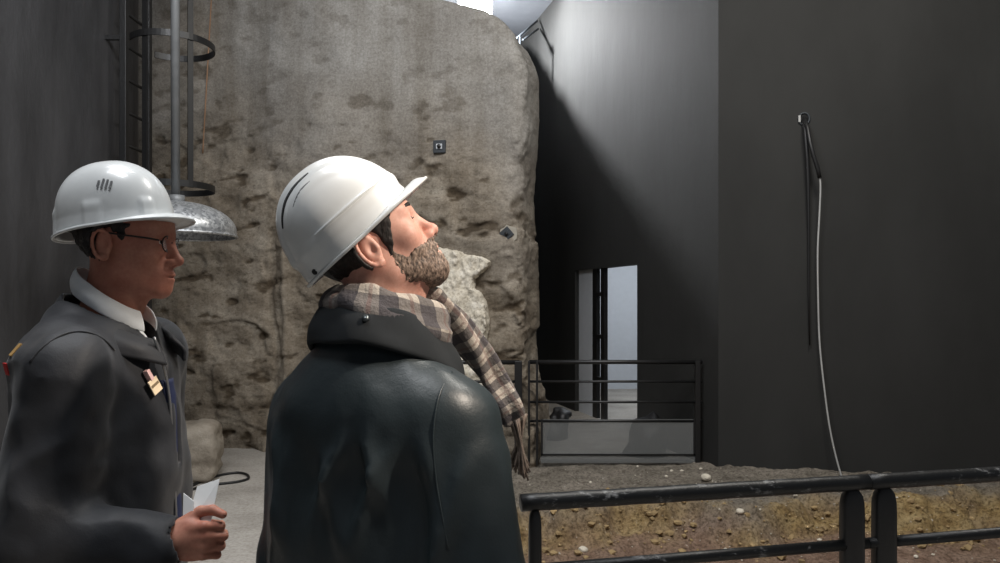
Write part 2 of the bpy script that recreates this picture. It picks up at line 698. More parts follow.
m = Mat('corduroy_collar', 0.8, spec=0.3)
uvw = m.n('ShaderNodeTexWave', Scale=38.0)
m.l(m.coord((1, 1, 1), 'UV'), uvw.inputs['Vector'])
m.color(m.mix(0.25, (27, 31, 34), m.ramp(m.noise(20), [(0.3, (20, 23, 26)), (0.7, (42, 47, 50))])))
m.bump(uvw.outputs['Fac'], 0.35, 0.003)
M_CORD = m.m

m = Mat('plaid_wool', 0.9, spec=0.2)
uv = m.n('ShaderNodeTexCoord')
sp = m.n('ShaderNodeSeparateXYZ')
m.l(uv.outputs['UV'], sp.inputs[0])
def band(sock, freq, duty):
    f = m.math('FRACT', m.math('MULTIPLY', sock, freq))
    return m.math('LESS_THAN', f, duty)
b1, b2 = band(sp.outputs[0], 9.0, 0.45), band(sp.outputs[1], 2.5, 0.45)
l1, l2 = band(m.math('ADD', sp.outputs[0], 0.03), 9.0, 0.10), band(m.math('ADD', sp.outputs[1], 0.1), 2.5, 0.12)
c = m.mix(m.math('MULTIPLY', b1, 0.75), (168, 160, 150), (56, 54, 60))
c = m.mix(m.math('MULTIPLY', b2, 0.65), c, (60, 58, 64))
c = m.mix(m.math('MULTIPLY', m.math('MAXIMUM', l1, l2), 0.45), c, (104, 78, 74))
m.color(c)
m.bump(m.noise(160, 4), 0.6, 0.003)
m.bump(m.noise(24, 5), 0.5, 0.015)
M_PLAID = m.m
M_FRINGE = simple('brown_grey_wool_fringe', (124, 110, 100), 0.9, var=0.5, scale=40)

# ------------------------------------------------------------------ the setting
def struct(o, label, cat):
    return tag(o, label, cat, kind='structure')


CEIL = 6.1
# concrete floor: walkway, left bay and the strip beyond the gate
bm = bmesh.new()
for lo, hi in (((-6, -3, -0.3), (7, 2.42, 0)), ((-6, 2.42, -0.3), (-0.25, 14, 0)), ((-0.25, 6.95, -0.3), (7, 14, 0))):
    bm_box(bm, lo, hi)
struct(bm_obj('floor', bm, M_FLOOR), 'dusty grey concrete floor of the walkway and beyond the gate', 'floor')

# excavated ground
xs = np.linspace(-0.25, 5.6, 360); ys = np.linspace(2.42, 6.95, 300)
GX, GY = np.meshgrid(xs, ys, indexing='ij')
yc = 5.25 + (GX - 0.4) * 0.13 + 0.20 * fbm(GX * 1.6, GX * 0, GX * 0 + 3, 3, 5) + 0.05 * vnoise(GX * 7, GX * 0, GX * 0, 8)
dd = GY - yc
pitm = 1 - sstep(-0.24, 0.08, dd + 0.10 * fbm(GX * 4, GY * 4, GX * 0, 4, 61))
rough = fbm(GX * 3, GY * 3, GX * 0, 5, 11)
ridg = 1 - np.abs(fbm(GX * 5, GY * 5, GX * 0, 4, 31))
GZ = -0.21 * pitm + 0.025 * rough + 0.045 * ridg * np.exp(-(dd / 0.35) ** 2)
GZ += 0.05 * np.exp(-((dd - 0.1) / 0.25) ** 2) * np.clip(fbm(GX * 2.3, GY * 2.3, GX * 0, 3, 77), -0.3, 1)
GZ += 0.010 * fbm(GX * 13, GY * 13, GX * 0, 3, 101, 0.6) + 0.02 * np.exp(-(dd / 0.4) ** 2) * np.abs(fbm(GX * 9, GY * 9, GX * 0, 3, 131))
GZ += 0.06 * sstep(5.9, 6.6, GY) * sstep(1.2, 2.2, GX)
edge = np.minimum(sstep(2.42, 2.6, GY), sstep(-0.25, 0.0, GX)) * (1 - sstep(6.75, 6.95, GY) * (GX < 2.2))
GZ = GZ * edge - 0.01
V = np.stack([GX, GY, GZ], -1).reshape(-1, 3)
ny = len(ys)
i, j = np.meshgrid(np.arange(len(xs) - 1), np.arange(ny - 1), indexing='ij')
a = (i * ny + j).ravel()
me = raw_mesh('ground', V, np.stack([a, a + ny, a + ny + 1, a + 1], 1))
clay = np.clip(np.exp(-((dd + 0.10) / 0.17) ** 2) * (1.0 + 0.7 * fbm(GX * 2, GY * 3, GX * 0, 4, 41)), 0, 1)
for nm, arr in (('clay', clay), ('pit', pitm)):
    at = me.attributes.new(nm, 'FLOAT', 'POINT')
    at.data.foreach_set('value', arr.astype(np.float32).ravel())
ground = link('ground', me, M_DIRT)
struct(ground, 'excavated dirt ground with a yellow clay bank in the pit', 'ground')


def ground_z(x, y):
    i = int(np.clip(np.searchsorted(xs, x), 0, len(xs) - 1)); j = int(np.clip(np.searchsorted(ys, y), 0, ny - 1))
    return float(GZ[i, j])


struct(box('ceiling', (-6, -3, CEIL), (7, 14.2, CEIL + 0.2), M_CEIL), 'grey hall ceiling above the rock wall', 'ceiling')
struct(box('wall_far', (-6, 14, 0), (7, 14.2, CEIL), M_FAR), 'dim far wall beyond the rock ridge', 'wall')

# black wall on the left with a rounded end
bm = bmesh.new()
prof = [(-4.3, -2.0), (-3.44, -2.0)]
prof += [(-3.44 - 0.3 + 0.3 * math.cos(t), 6.80 + 0.3 * math.sin(t)) for t in np.linspace(0, math.pi / 2, 14)]
prof += [(-4.3, 7.10)]
zs_ = np.linspace(0, CEIL, 2)
bot = [bm.verts.new((x, y, 0)) for x, y in prof]
top = [bm.verts.new((x, y, CEIL)) for x, y in prof]
for k in range(len(prof)):
    q = (k + 1) % len(prof)
    bm.faces.new((bot[k], bot[q], top[q], top[k]))
bm.faces.new(bot); bm.faces.new(top)
wl = bm_obj('wall_left', bm, M_LEFT)
struct(wl, 'glossy black painted wall with drips on the left', 'wall')

# rock wall: local frame u (along), w (depth), z
ROT = -math.atan(0.237)
U0 = Vector((0.33, 6.85, 0))
F = Field(axis((-4.9, 0.35, 0.0165)), axis((-0.34, 0.30, 0.0165), (0.30, 4.5, 0.06)), axis((-0.1, 4.9, 0.0165), (4.9, 6.06, 0.05)))
x, y, z = F.ax[0][:, None, None], F.ax[1][None, :, None], F.ax[2][None, None, :]
# outline in u-z: rounded right shoulder that climbs to the left
right = -0.10 - x * 0 + 0.03 * np.sin(z * 2.1)
crest = 4.20 + (-x) * 0.40
crest = np.minimum(crest, 6.0)
dxr = x - right
dzt = (z - crest) * 0.92
q1 = np.maximum(dxr + 0.42, 0); q2 = np.maximum(dzt + 0.42, 0)
outl = np.sqrt(q1 * q1 + q2 * q2) - 0.42 + np.minimum(np.maximum(dxr + 0.42, dzt + 0.42), 0)
slab = np.maximum(-y, y - 0.75)
d1 = smax(outl, slab, 0.16)
F.F[:] = d1
# unseen ridge behind the shoulder, its top shaped to cast the diagonal shadow
ca, sa = math.cos(ROT), math.sin(ROT)
def to_rock(p):
    dx, dy = p[0] - U0.x, p[1] - U0.y
    return np.array((dx * ca + dy * sa, -dx * sa + dy * ca, p[2]))
WX = U0.x + x * ca - y * sa
WY = U0.y + x * sa + y * ca
rid_top = z - (4.86 + (np.clip(WY, 8.2, 11.2) - 9.65) * 0.49 + 0.10 * sstep(10.0, 10.9, WY))
ridge = np.maximum(np.maximum(np.abs(WX + 0.35) - 0.45, np.maximum(7.3 - WY, WY - 11.1)), rid_top)
F.F = smin(F.F, ridge, 0.05).astype(np.float32)


def rock_noise(x, y, z):
    lowm = 1 - sstep(2.2, 3.5, z + 0.5 * vnoise(x * 1.1, 0 * x, z * 1.1, 2) + 0.35 * x * 0.6)
    rgt = sstep(-0.42, -0.12, x)
    back = sstep(0.75, 0.45, y)
    n = 0.07 * fbm(x * 0.9, y, z * 0.9, 3, 3) * (0.25 + 0.75 * back)
    n = n + (0.006 + 0.016 * lowm + 0.014 * rgt) * fbm(x * 4, y * 4, z * 5.5, 4, 9, 0.6) * back
    slit = np.clip(fbm(x * 5.0 + z * 2.0, y * 3, z * 11 - x * 2.5, 3, 21) - 0.42, 0, 1)
    n = n + slit * (0.006 + 0.035 * lowm)
    blk = vnoise(x * 1.9, y, z * 2.6, 55)
    n = n - 0.030 * lowm * sstep(0.05, 0.16, blk)
    # long upright scar and a shallow rib
    n = n + 0.05 * np.exp(-((x + 2.72 + 0.06 * vnoise(z * 2, 0 * z, 0 * z, 4)) / 0.035) ** 2) * sstep(2.4, 1.9, z)
    n = n - 0.05 * np.exp(-((x + 2.60) / 0.05) ** 2) * sstep(2.5, 2.2, z)
    # rubble foot
    n = n - 0.16 * sstep(0.9, 0.0, z) * (0.5 + 0.5 * fbm(x * 2.2, y * 2, z * 3, 3, 71))
    return n


F.near(0.20, rock_noise)
V, Q = F.mesh()
me = raw_mesh('wall_back', V, Q)
vx, vy, vz = V[:, 0], V[:, 1], V[:, 2]
lowm = 1 - sstep(1.7, 3.9, vz + 0.6 * fbm(vx * 1.1, 0 * vx, vz * 1.1, 3, 2) + 0.25 * vx)
slit = np.clip((fbm(vx * 5.0 + vz * 2.0, vy * 3, vz * 11 - vx * 2.5, 3, 21) - 0.45) * 3.0, 0, 1) * (0.35 + 0.65 * lowm)
for nm, arr in (('lower', lowm), ('hole', slit)):
    at = me.attributes.new(nm, 'FLOAT', 'POINT')
    at.data.foreach_set('value', arr.astype(np.float32))
rock = link('wall_back', me, M_ROCK)
rock.location = U0
rock.rotation_euler = (0, 0, ROT)
struct(rock, 'rough grey brown rock wall with a rounded shoulder', 'rock wall')

# raised pale patch on the rock, right of the bearded man's beard
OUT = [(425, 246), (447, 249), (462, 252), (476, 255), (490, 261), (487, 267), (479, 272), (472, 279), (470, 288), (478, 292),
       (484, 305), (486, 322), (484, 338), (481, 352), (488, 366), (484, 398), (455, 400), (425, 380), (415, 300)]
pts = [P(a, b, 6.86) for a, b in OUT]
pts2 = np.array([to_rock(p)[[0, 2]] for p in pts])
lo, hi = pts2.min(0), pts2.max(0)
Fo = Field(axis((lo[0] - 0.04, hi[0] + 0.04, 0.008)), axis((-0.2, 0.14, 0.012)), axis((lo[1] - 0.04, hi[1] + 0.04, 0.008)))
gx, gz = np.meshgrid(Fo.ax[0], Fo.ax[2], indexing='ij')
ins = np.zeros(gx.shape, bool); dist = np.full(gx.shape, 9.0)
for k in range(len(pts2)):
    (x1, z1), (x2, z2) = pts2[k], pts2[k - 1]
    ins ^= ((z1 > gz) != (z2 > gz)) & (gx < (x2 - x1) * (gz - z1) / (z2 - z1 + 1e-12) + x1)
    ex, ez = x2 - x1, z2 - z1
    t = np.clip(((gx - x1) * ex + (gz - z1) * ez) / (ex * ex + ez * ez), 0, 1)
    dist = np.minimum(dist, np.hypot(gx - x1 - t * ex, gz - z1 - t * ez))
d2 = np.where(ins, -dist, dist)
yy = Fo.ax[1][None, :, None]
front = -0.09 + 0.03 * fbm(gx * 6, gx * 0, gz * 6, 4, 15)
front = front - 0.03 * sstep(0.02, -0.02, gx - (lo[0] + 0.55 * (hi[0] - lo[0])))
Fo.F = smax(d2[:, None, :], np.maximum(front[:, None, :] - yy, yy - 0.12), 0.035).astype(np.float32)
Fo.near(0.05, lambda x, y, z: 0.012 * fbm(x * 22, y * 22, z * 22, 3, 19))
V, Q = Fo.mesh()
oc = link('pale_patch', raw_mesh('pale_patch', V, Q), M_PALE, rock)
oc['label'] = 'pale jagged raised patch on the rock'

# black panels on the right; the left one recedes steeply and holds the doorway
E = Vector((1.99, 6.58, 0))
def recede(Y):
    return Vector((1.99 - 0.27 * (Y - 6.58), Y, 0))
def wall_quad(bm, A, B, z0, z1, th, side):
    d = (B - A).normalized(); n = Vector((d.y, -d.x, 0)) * th * side
    pp = [A, B, B + n, A + n]
    lo_ = [bm.verts.new((p.x, p.y, z0)) for p in pp]; hi_ = [bm.verts.new((p.x, p.y, z1)) for p in pp]
    for k in range(4):
        q = (k + 1) % 4
        bm.faces.new((lo_[k], lo_[q], hi_[q], hi_[k]))
    bm.faces.new(lo_); bm.faces.new(hi_)
bm = bmesh.new()
wall_quad(bm, E, Vector((6.9, 6.58 - 0.22 * 4.91, 0)), -0.1, CEIL, 0.2, -1)
struct(bm_obj('wall_right', bm, M_PANEL), 'matte black panel wall on the right with a hanging cable', 'wall')
DY0, DY1, DTOP = 8.19, 10.07, 1.96
bm = bmesh.new()
wall_quad(bm, E, recede(DY0), 0, CEIL, 0.14, 1)
wall_quad(bm, recede(DY1), recede(14.0), 0, CEIL, 0.14, 1)
wall_quad(bm, recede(DY0), recede(DY1), DTOP, CEIL, 0.14, 1)
wr = bm_obj('wall_recess', bm, M_PANEL)
struct(wr, 'black panel wall receding beside the rock, cut by a diagonal shadow', 'wall')

# lit side room behind the doorway
bm = bmesh.new()
bm_box(bm, (0.95, 12.6, 0), (5.0, 12.7, 3.0))
bm_box(bm, (3.3, 7.0, 0), (3.4, 12.6, 3.0))
bm_box(bm, (1.25, 12.5, 3.0), (5.0, 12.7, 3.1))
bm_box(bm, (2.1, 7.2, 3.0), (3.4, 12.5, 3.1))
struct(bm_obj('wall_side_room', bm, M_WHITE_ROOM), 'pale walls of the lit room seen through the doorway', 'wall')

# doorway: black posts and a pale leaf
dr = empty('door_1', recede(9.0))
struct(dr, 'narrow lit doorway with black posts and a pale leaf', 'door')
off = recede(9.0)
def dpost(name, Ya, Yb, mt, z1=DTOP, th=0.05, dn=0.05):
    bm = bmesh.new()
    A, B = recede(Ya) - off, recede(Yb) - off
    d = (B - A).normalized(); n = Vector((d.y, -d.x, 0))
    wall_quad(bm, A + n * dn, B + n * dn, 0, z1, th, 1)
    return bm_obj(name, bm, mt, dr)
def Yat(px):
    k = (px - 500) / FPX
    return (1.99 + 0.27 * 6.58) / (k + 0.27)
dpost('door_leaf', Yat(589), Yat(575.5), M_WHITE_ROOM)
dpost('door_post', Yat(593), Yat(589), M_BLACK_METAL)
dpost('door_post', Yat(600.5), Yat(597), M_BLACK_METAL)
for zz in (0.5, 1.05, 1.6):
    bm = bmesh.new()
    A, B = recede(Yat(600.5)) - off, recede(Yat(593.5)) - off
    d = (B - A).normalized(); n = Vector((d.y, -d.x, 0))
    wall_quad(bm, A + n * 0.04, B + n * 0.04, zz, zz + 0.05, 0.06, 1)
    bm_obj('hinge', bm, M_BLACK_METAL, dr)

# lamp behind the ridge
lp = empty('flood_lamp', LAMP)
tag(lp, 'glaring white flood lamp under the ceiling behind the rock ridge', 'lamp')
m = Mat('lamp_glow', 0.5); m.color((255, 255, 255))
m.b.inputs['Emission Color'].default_value = (0.95, 0.98, 1, 1); m.b.inputs['Emission Strength'].default_value = 9
TL = Matrix.Rotation(math.radians(-38), 4, 'X')
box('diffuser', (-0.24, -0.17, -0.075), (0.24, 0.17, -0.05), m.m, lp, 0.004, TL)
box('housing', (-0.25, -0.18, -0.05), (0.25, 0.18, 0.04), M_GALV, lp, 0.01, TL)
box('bracket', (-0.03, -0.03, 0.06), (0.03, 0.03, CEIL - LAMP.z), M_BLACK_METAL, lp)

# little guard rail on the ledge between ridge and black wall
gr = empty('guard_rail', P(528, 50, 10.9))
tag(gr, 'small pale guard rail between the rock ridge and the black wall', 'railing')
o0 = Vector(gr.location)
tube('rail_bar', [P(517, 38, 10.6) - o0, P(537, 21, 11.5) - o0], 0.016, M_PLATE, gr)
tube('rail_bar', [P(523, 40, 10.6) - o0, P(538, 29, 11.5) - o0], 0.016, M_PLATE, gr)
tube('rail_post', [P(520, 60, 10.6) - o0, P(520, 35, 10.6) - o0], 0.016, M_PLATE, gr)

# ------------------------------------------------------------------ far railing and gate
fr = empty('far_railing', (-0.2, 6.72, 0))
tag(fr, 'black steel railing section against the foot of the rock wall', 'railing')
for zz, r in ((0.97, 0.021), (0.79, 0.013), (0.60, 0.013), (0.40, 0.013)):
    tube('rail_bar', [(-0.75, 0.02, zz), (0.38, 0, zz)], r, M_BLACK_METAL, fr)
for xx in (-0.72, 0.37):
    box('post', (xx - 0.035, -0.03, 0.0), (xx + 0.035, 0.03, 0.985), M_BLACK_METAL, fr, 0.008)

GY0 = 6.78
gt = empty('gate', (1.09, GY0, 0))
tag(gt, 'wide black barred gate with a smoky panel between rock and black wall', 'gate')
gx0, gx1 = (529 - 500) / FPX * GY0 - 1.09, (702 - 500) / FPX * GY0 - 1.09
for py, r in ((362, 0.020), (381.5, 0.012), (402, 0.012), (421, 0.012)):
    zz = CAMZ - (py - 300) / FPX * GY0
    tube('rail_bar', [(gx0, 0, zz), (gx1, 0, zz)], r, M_BLACK_METAL, gt)
for px, wd in ((529, 0.010), (537, 0.010), (697.5, 0.024)):
    xx = (px - 500) / FPX * GY0 - 1.09
    box('post', (xx - wd, -0.02, 0.0), (xx + wd, 0.02, 0.98), M_BLACK_METAL, gt, 0.004)
px0, px1 = (541 - 500) / FPX * GY0 - 1.09, (695 - 500) / FPX * GY0 - 1.09
box('plexiglass_panel', (px0, -0.004, 0.02), (px1, 0.004, 0.43), M_PLEXI, gt)
fm = bmesh.new()
for lo_, hi_ in (((px0, -.012, .09), (px0 + .016, .012, .43)), ((px1 - .016, -.012, .09), (px1, .012, .43)),
                 ((px0, -.012, .09), (px1, .012, .106))):
    bm_box(fm, lo_, hi_)
bm_obj('panel_frame', fm, M_BLACK_METAL, gt)

# black tarpaulin heaps beyond the gate
def heap(name, c, r, label, seed):
    Fh = Field(axis((-r[0] * 1.3, r[0] * 1.3, 0.025)), axis((-r[1] * 1.3, r[1] * 1.3, 0.025)), axis((-0.06, r[2] * 1.4, 0.025)))
    Fh.add(ell((0, 0, 0), r), 0.01)
    Fh.add(ell((r[0] * 0.4, 0.02, 0.0), (r[0] * 0.5, r[1] * 0.8, r[2] * 1.12)), 0.08)
    Fh.near(0.2, lambda x, y, z: 0.05 * fbm(x * 5, y * 5, z * 7, 4, seed))
    Fh.F[:, :, :2] = 1
    V, Q = Fh.mesh()
    o = link(name, raw_mesh(name, V, Q), M_TARP)
    V[:, 2] -= 0
    o.location = c
    return tag(o, label, 'tarpaulin')
heap('tarpaulin_heap', (1.46, 7.25, -0.01), (0.20, 0.24, 0.40), 'black tarpaulin heap beyond the gate, right of the doorway', 3)
heap('tarpaulin_heap', (0.62, 8.1, -0.01), (0.16, 0.16, 0.30), 'small dark tarpaulin bundle beyond the gate, left of the doorway', 5)

# ------------------------------------------------------------------ near railing
RZ = 1.0
Ra, Rb = P(519, 503, 0.55 * FPX / 203.), P(1000, 474, 0.55 * FPX / 174.)
rd = (Rb - Ra).normalized(); rd.z = 0
def rail_pt(px, z=RZ):
    k = (px - 500) / FPX
    t = (k * Ra.y - Ra.x) / (rd.x - k * rd.y)
    p = Ra + rd * t
    return Vector((p.x, p.y, z))
def near_rail(name, p0, p1, posts, label):
    base = Vector(((p0.x + p1.x) / 2, (p0.y + p1.y) / 2, 0))
    t = empty(name, base)
    tag(t, label, 'railing', 'railings along the pit')
    n = 24
    tube('handrail', [p0.lerp(p1, k / n) + Vector((0, 0, 0.0006 * math.sin(k * 1.9))) - base for k in range(n + 1)], 0.0235, M_RAIL, t, 16)
    for dz in (0.185, 0.40, 0.62, 0.84):
        tube('rail_bar', [p0 - Vector((0, 0, dz)) - base, p1 - Vector((0, 0, dz)) - base], 0.0165, M_RAIL, t, 12)
    for px, hw in posts:
        c = rail_pt(px) - base
        bm = bmesh.new()
        rings = []
        for zz, sx, sy in ((0.0, 1, 1), (0.90, 1, 1), (0.94, 0.97, 0.95), (0.962, 0.86, 0.8), (0.976, 0.62, 0.6), (0.985, 0.35, 0.4)):
            rings.append([bm.verts.new((c.x + hw * sx * math.copysign(abs(math.cos(a)) ** 0.55, math.cos(a)),
                                        c.y + 0.024 * sy * math.copysign(abs(math.sin(a)) ** 0.55, math.sin(a)), zz))
                          for a in [2 * math.pi * k / 20 for k in range(20)]])
        for A, B in zip(rings, rings[1:]):
            for k in range(20):
                bm.faces.new((A[k], A[(k + 1) % 20], B[(k + 1) % 20], B[k]))
        bm.faces.new(rings[0]); bm.faces.new(rings[-1])
        bm_obj('post', bm, M_BLACK_METAL, t, True)
    return t
near_rail('pit_railing', rail_pt(521), rail_pt(867), [(535, 0.018), (852, 0.034)],
          'worn black tube railing in front of the yellow clay bank, behind the bearded man')
near_rail('pit_railing', rail_pt(868.5), rail_pt(1250), [(884, 0.034), (1230, 0.034)],
          'worn black tube railing at the lower right corner under the black panel')

# ------------------------------------------------------------------ ladder with cage
ld = empty('caged_ladder', (-2.95, 6.5, 0))
tag(ld, 'black caged ladder against the rock beside the black wall', 'ladder')
HX = -0.33
for yy in (-0.20, 0.22):
    box('stile', (HX - 0.03, yy - 0.03, 0.0), (HX + 0.03, yy + 0.03, 5.4), M_BLACK_METAL, ld, 0.006)
for k in range(18):
    zz = 0.3 + k * 0.29
    tube('rung', [(HX, -0.2, zz), (HX, 0.22, zz)], 0.014, M_BLACK_METAL, ld, 8)
def hoop(zz):
    a = np.linspace(-2.45, 2.45, 48)
    bm = bmesh.new()
    vs = []
    for t in a:
        c, s = math.cos(t), math.sin(t)
        vs.append([bm.verts.new((rr * c, rr * s + 0.01, zz + h)) for rr, h in ((0.345, -.028), (0.345, .028), (0.357, .028), (0.357, -.028))])
    for A, B in zip(vs, vs[1:]):
        for k in range(4):
            bm.faces.new((A[k], A[(k + 1) % 4], B[(k + 1) % 4], B[k]))
    bm.faces.new(vs[0]); bm.faces.new(vs[-1])
    bm_obj('cage_hoop', bm, M_BLACK_METAL, ld)
for zz in (2.56, 3.84, 5.1):
    hoop(zz)
for t in (-1.85, -0.72):
    c, s = math.cos(t) * 0.338, math.sin(t) * 0.338 + 0.01
    box('cage_strap', (-0.006, -0.024, 2.53), (0.006, 0.024, 5.2), M_BLACK_METAL, ld, 0,
        Matrix.Translation((c, s, 0)) @ Matrix.Rotation(t, 4, 'Z'))
for zz in (2.56, 3.84, 5.1):
    box('wall_bracket', (-0.486, -0.215, zz - 0.02), (HX, -0.185, zz + 0.02), M_BLACK_METAL, ld)

# pendant shade on a pole
YD = 5.45
ctr = P(177, 236, YD)
pn = empty('pendant_lamp', ctr)
tag(pn, 'galvanised dome lamp shade hanging on a grey pole left of the rock', 'lamp')
RD = 56 * YD / FPX
HD = 34 * YD / FPX
def dome(U, V):
    a = U * 2 * np.pi
    f = np.minimum(V / 0.78, 1) * np.pi / 2
    r = RD * np.sin(f) ** 0.95
    z = HD * (0.14 + 0.86 * np.cos(f) ** 1.0) - HD * 0.14 * np.clip((V - 0.78) / 0.22, 0, 1)
    return r * np.cos(a), r * np.sin(a), z
grid_obj('shade', dome, 64, 40, M_GALV, pn, True, 0.006)
tube('rim', [(RD * math.cos(a), RD * math.sin(a), 0.004) for a in np.linspace(0, 2 * math.pi, 64, endpoint=False)], 0.011, M_GALV, pn, 8, True)
M_POLE = simple('grey_painted_pole', (118, 120, 121), 0.5, 0.2)
tube('pole', [(-0.01, 0, HD - 0.01), (-0.02, 0.0, CEIL - ctr.z)], 0.032, M_POLE, pn, 16)
tube('collar', [(0, 0, HD - 0.02), (0, 0, HD + 0.05)], 0.055, M_POLE, pn, 16)

# cord and plates on the rock
def on_rock(px, py, lift=0.0):
    p, n = hit(rock, px, py)
    return p + n * lift, n
pts = [on_rock(212 - k * 0.42, -4 + k * 7.5)[0] for k in range(22)]
ymin = min(p.y for p in pts) - 0.01
pts = [Vector((p.x, p.y - 0.012, p.z)) for p in pts]
tag(tube('hanging_cord', pts, 0.0075, M_TAN, None, 8), 'thin tan cord hanging down the rock, right of the caged ladder', 'cord')
def plate(px, py, size, rot, label, pad):
    p, n = on_rock(px, py)
    n = Vector((-0.2, -1, 0.0)).normalized()
    t = empty('anchor_plate', p)
    t.rotation_euler = n.to_track_quat('Z', 'Y').to_euler()
    tag(t, label, 'plate', 'anchor plates on the rock')
    M = Matrix.Rotation(rot, 4, 'Z')
    if pad:
        bm = bmesh.new()
        vs = [bm.verts.new((size * 0.95 * (1 + 0.2 * math.sin(k * 2.3)) * math.cos(k / 10 * 6.283),
                            size * 0.95 * (1 + 0.2 * math.cos(k * 1.7)) * math.sin(k / 10 * 6.283), -0.04)) for k in range(10)]
        f = bm.faces.new(vs)
        g = bmesh.ops.extrude_face_region(bm, geom=[f])
        for v in g['geom']:
            if isinstance(v, bmesh.types.BMVert):
                v.co.z = 0.014
        bm_obj('mortar_pad', bm, M_MORTAR, t)
    box('plate', (-size / 2, -size / 2, -0.03), (size / 2, size / 2, 0.03), M_PLATE, t, 0.005, M)
    tube('bolt', [(0, 0, 0.028), (0, 0, 0.05)], size * 0.17, M_BLACK_METAL, t, 6)
    box('washer', (-size * .24, -size * .2, 0.03), (size * .24, size * .2, 0.037), M_GALV if not pad else M_PLATE, t, 0, M)
plate(440, 147, 0.125, 0.0, 'square dark anchor plate on the rock above the bearded man\'s brim', False)
plate(507, 234, 0.105, 0.7, 'tilted dark anchor plate on a mortar pad near the rock\'s right edge', True)

# ------------------------------------------------------------------ cable on the black panel
def on_panel(px, py, lift=0.03):
    k = (px - 500) / FPX
    Y = (6.58 + 0.22 * 1.99) / (1 + 0.22 * k)
    n = Vector((-0.22, -1, 0)).normalized()
    return P(px, py, Y) + n * lift
oc_ = empty('cable_outlet', on_panel(804, 119, 0.0))
tag(oc_, 'round cable hole with a pale ring in the black panel', 'outlet')
n = Vector((-0.22, -1, 0)).normalized()
oc_.rotation_euler = n.to_track_quat('Z', 'Y').to_euler()
tube('ring', [(0.045 * math.cos(a), 0.052 * math.sin(a), 0.004) for a in np.linspace(0, 6.283, 28, endpoint=False)], 0.010, M_PLATE, oc_, 8, True)
tube('hole', [(0, 0, 0.0), (0, 0, 0.004)], 0.045, M_HOLE, oc_, 20)
box('latch', (-0.05, -0.03, 0.002), (-0.03, 0.03, 0.02), M_CABLE_W, oc_, 0.004)
def smooth_path2(p):
    return [tuple(v) for v in smooth_path([Vector(q) for q in p], 5)]
cb = empty('power_cable', on_panel(838, 474, 0.0))
tag(cb, 'pale cable with a black sleeve hanging down the black panel', 'cable')
o0 = Vector(cb.location)
pts = [(804, 118, .0), (805.5, 130, .09), (807, 145, .13), (810, 158, .14), (815, 172, .12), (817, 180, .11)]
tube('sleeve', [on_panel(a, b, l) - o0 for a, b, l in pts], 0.017, M_CABLE_B, cb)
pts = [(816, 175, .12), (818, 188, .1), (817.5, 215, .08), (816, 250, .07), (816.5, 290, .06), (818, 340, .06),
       (822, 385, .08), (827, 425, .1), (833, 455, .12), (838, 474, .14)]
tube('cord', [on_panel(a, b, l) - o0 for a, b, l in smooth_path2(pts)], 0.0075, M_CABLE_W, cb)
cb2 = empty('black_cable', on_panel(808, 330, 0.0))
tag(cb2, 'black cable hanging straight down from the hole in the black panel', 'cable')
o0 = Vector(cb2.location)
pts = [(803, 119, .0), (804, 133, .06), (806, 160, .06), (807, 185, .05), (808, 230, .03), (808, 290, .03), (809, 345, .03)]
tube('cord', [on_panel(a, b, l) - o0 for a, b, l in pts], [.015, .018, .018, .016, .010, .007, .006], M_CABLE_B, cb2)

# ------------------------------------------------------------------ boulder, cable and stones on the ground
def boulder(name, loc, r, seed, mt, label, cat, step=None, rz=0, grp=None):
    step = step or max(r) / 16
    B = max(r) * 1.35
    Fb = Field(axis((-B, B, step)), axis((-B, B, step)), axis((-B, B, step)))
    Fb.add(rbox((0, 0, 0), r, min(r) * 0.35) if max(r) > 0.1 else ell((0, 0, 0), r), 0.01)
    x, y, z = Fb.ax[0][:, None, None], Fb.ax[1][None, :, None], Fb.ax[2][None, None, :]
    rs = random.Random(seed)
    for k in range(5):
        nn = Vector((rs.uniform(-1, 1), rs.uniform(-1, 1), rs.uniform(-0.2, 1))).normalized()
        dd_ = r[0] * abs(nn.x) * .82 + r[1] * abs(nn.y) * .82 + r[2] * abs(nn.z) * .82
        Fb.F = smax(Fb.F, (x * nn.x + y * nn.y + z * nn.z - dd_).astype(np.float32), min(r) * 0.2)
    Fb.near(min(r) * 0.5, lambda x, y, z: min(r) * 0.12 * fbm(x * 1.5 / max(r), y * 1.5 / max(r), z * 2 / max(r), 4, seed))
    V, Q = Fb.mesh()
    o = link(name, raw_mesh(name, V, Q), mt)
    o.location = (loc[0], loc[1], loc[2] - V[:, 2].min() - 0.008)
    o.rotation_euler = (0, 0, rz)
    return tag(o, label, cat, grp)
m = Mat('boulder_stone', 0.9, spec=0.25)
c = m.ramp(m.noise(5, 8, 0.65), [(0.3, (118, 108, 96)), (0.5, (146, 137, 124)), (0.7, (164, 156, 144))])
m.color(c); m.bump(m.noise(16, 8, 0.7), 0.6, 0.02)
M_BOULDER = m.m
bp = P(186, 485, 6.05)
boulder('boulder', (-2.68, 6.26, 0), (0.23, 0.22, 0.25), 12, M_BOULDER, 'squat grey brown boulder on the concrete floor against the rock wall', 'boulder', 0.02, 0.2)

pts = []
for px, py in ((176, 492), (190, 488), (205, 481), (222, 476), (238, 474), (247, 476), (248, 480), (238, 483), (222, 485), (205, 487), (192, 491), (178, 497)):
    Y = CAMZ * FPX / (py - 300)
    q = P(px, py, Y); q.z = 0.012
    pts.append(q)
tag(tube('floor_cable', smooth_path(pts), 0.011, M_CABLE_B, None, 8), 'thin black cable looped on the concrete floor by the boulder', 'cable')

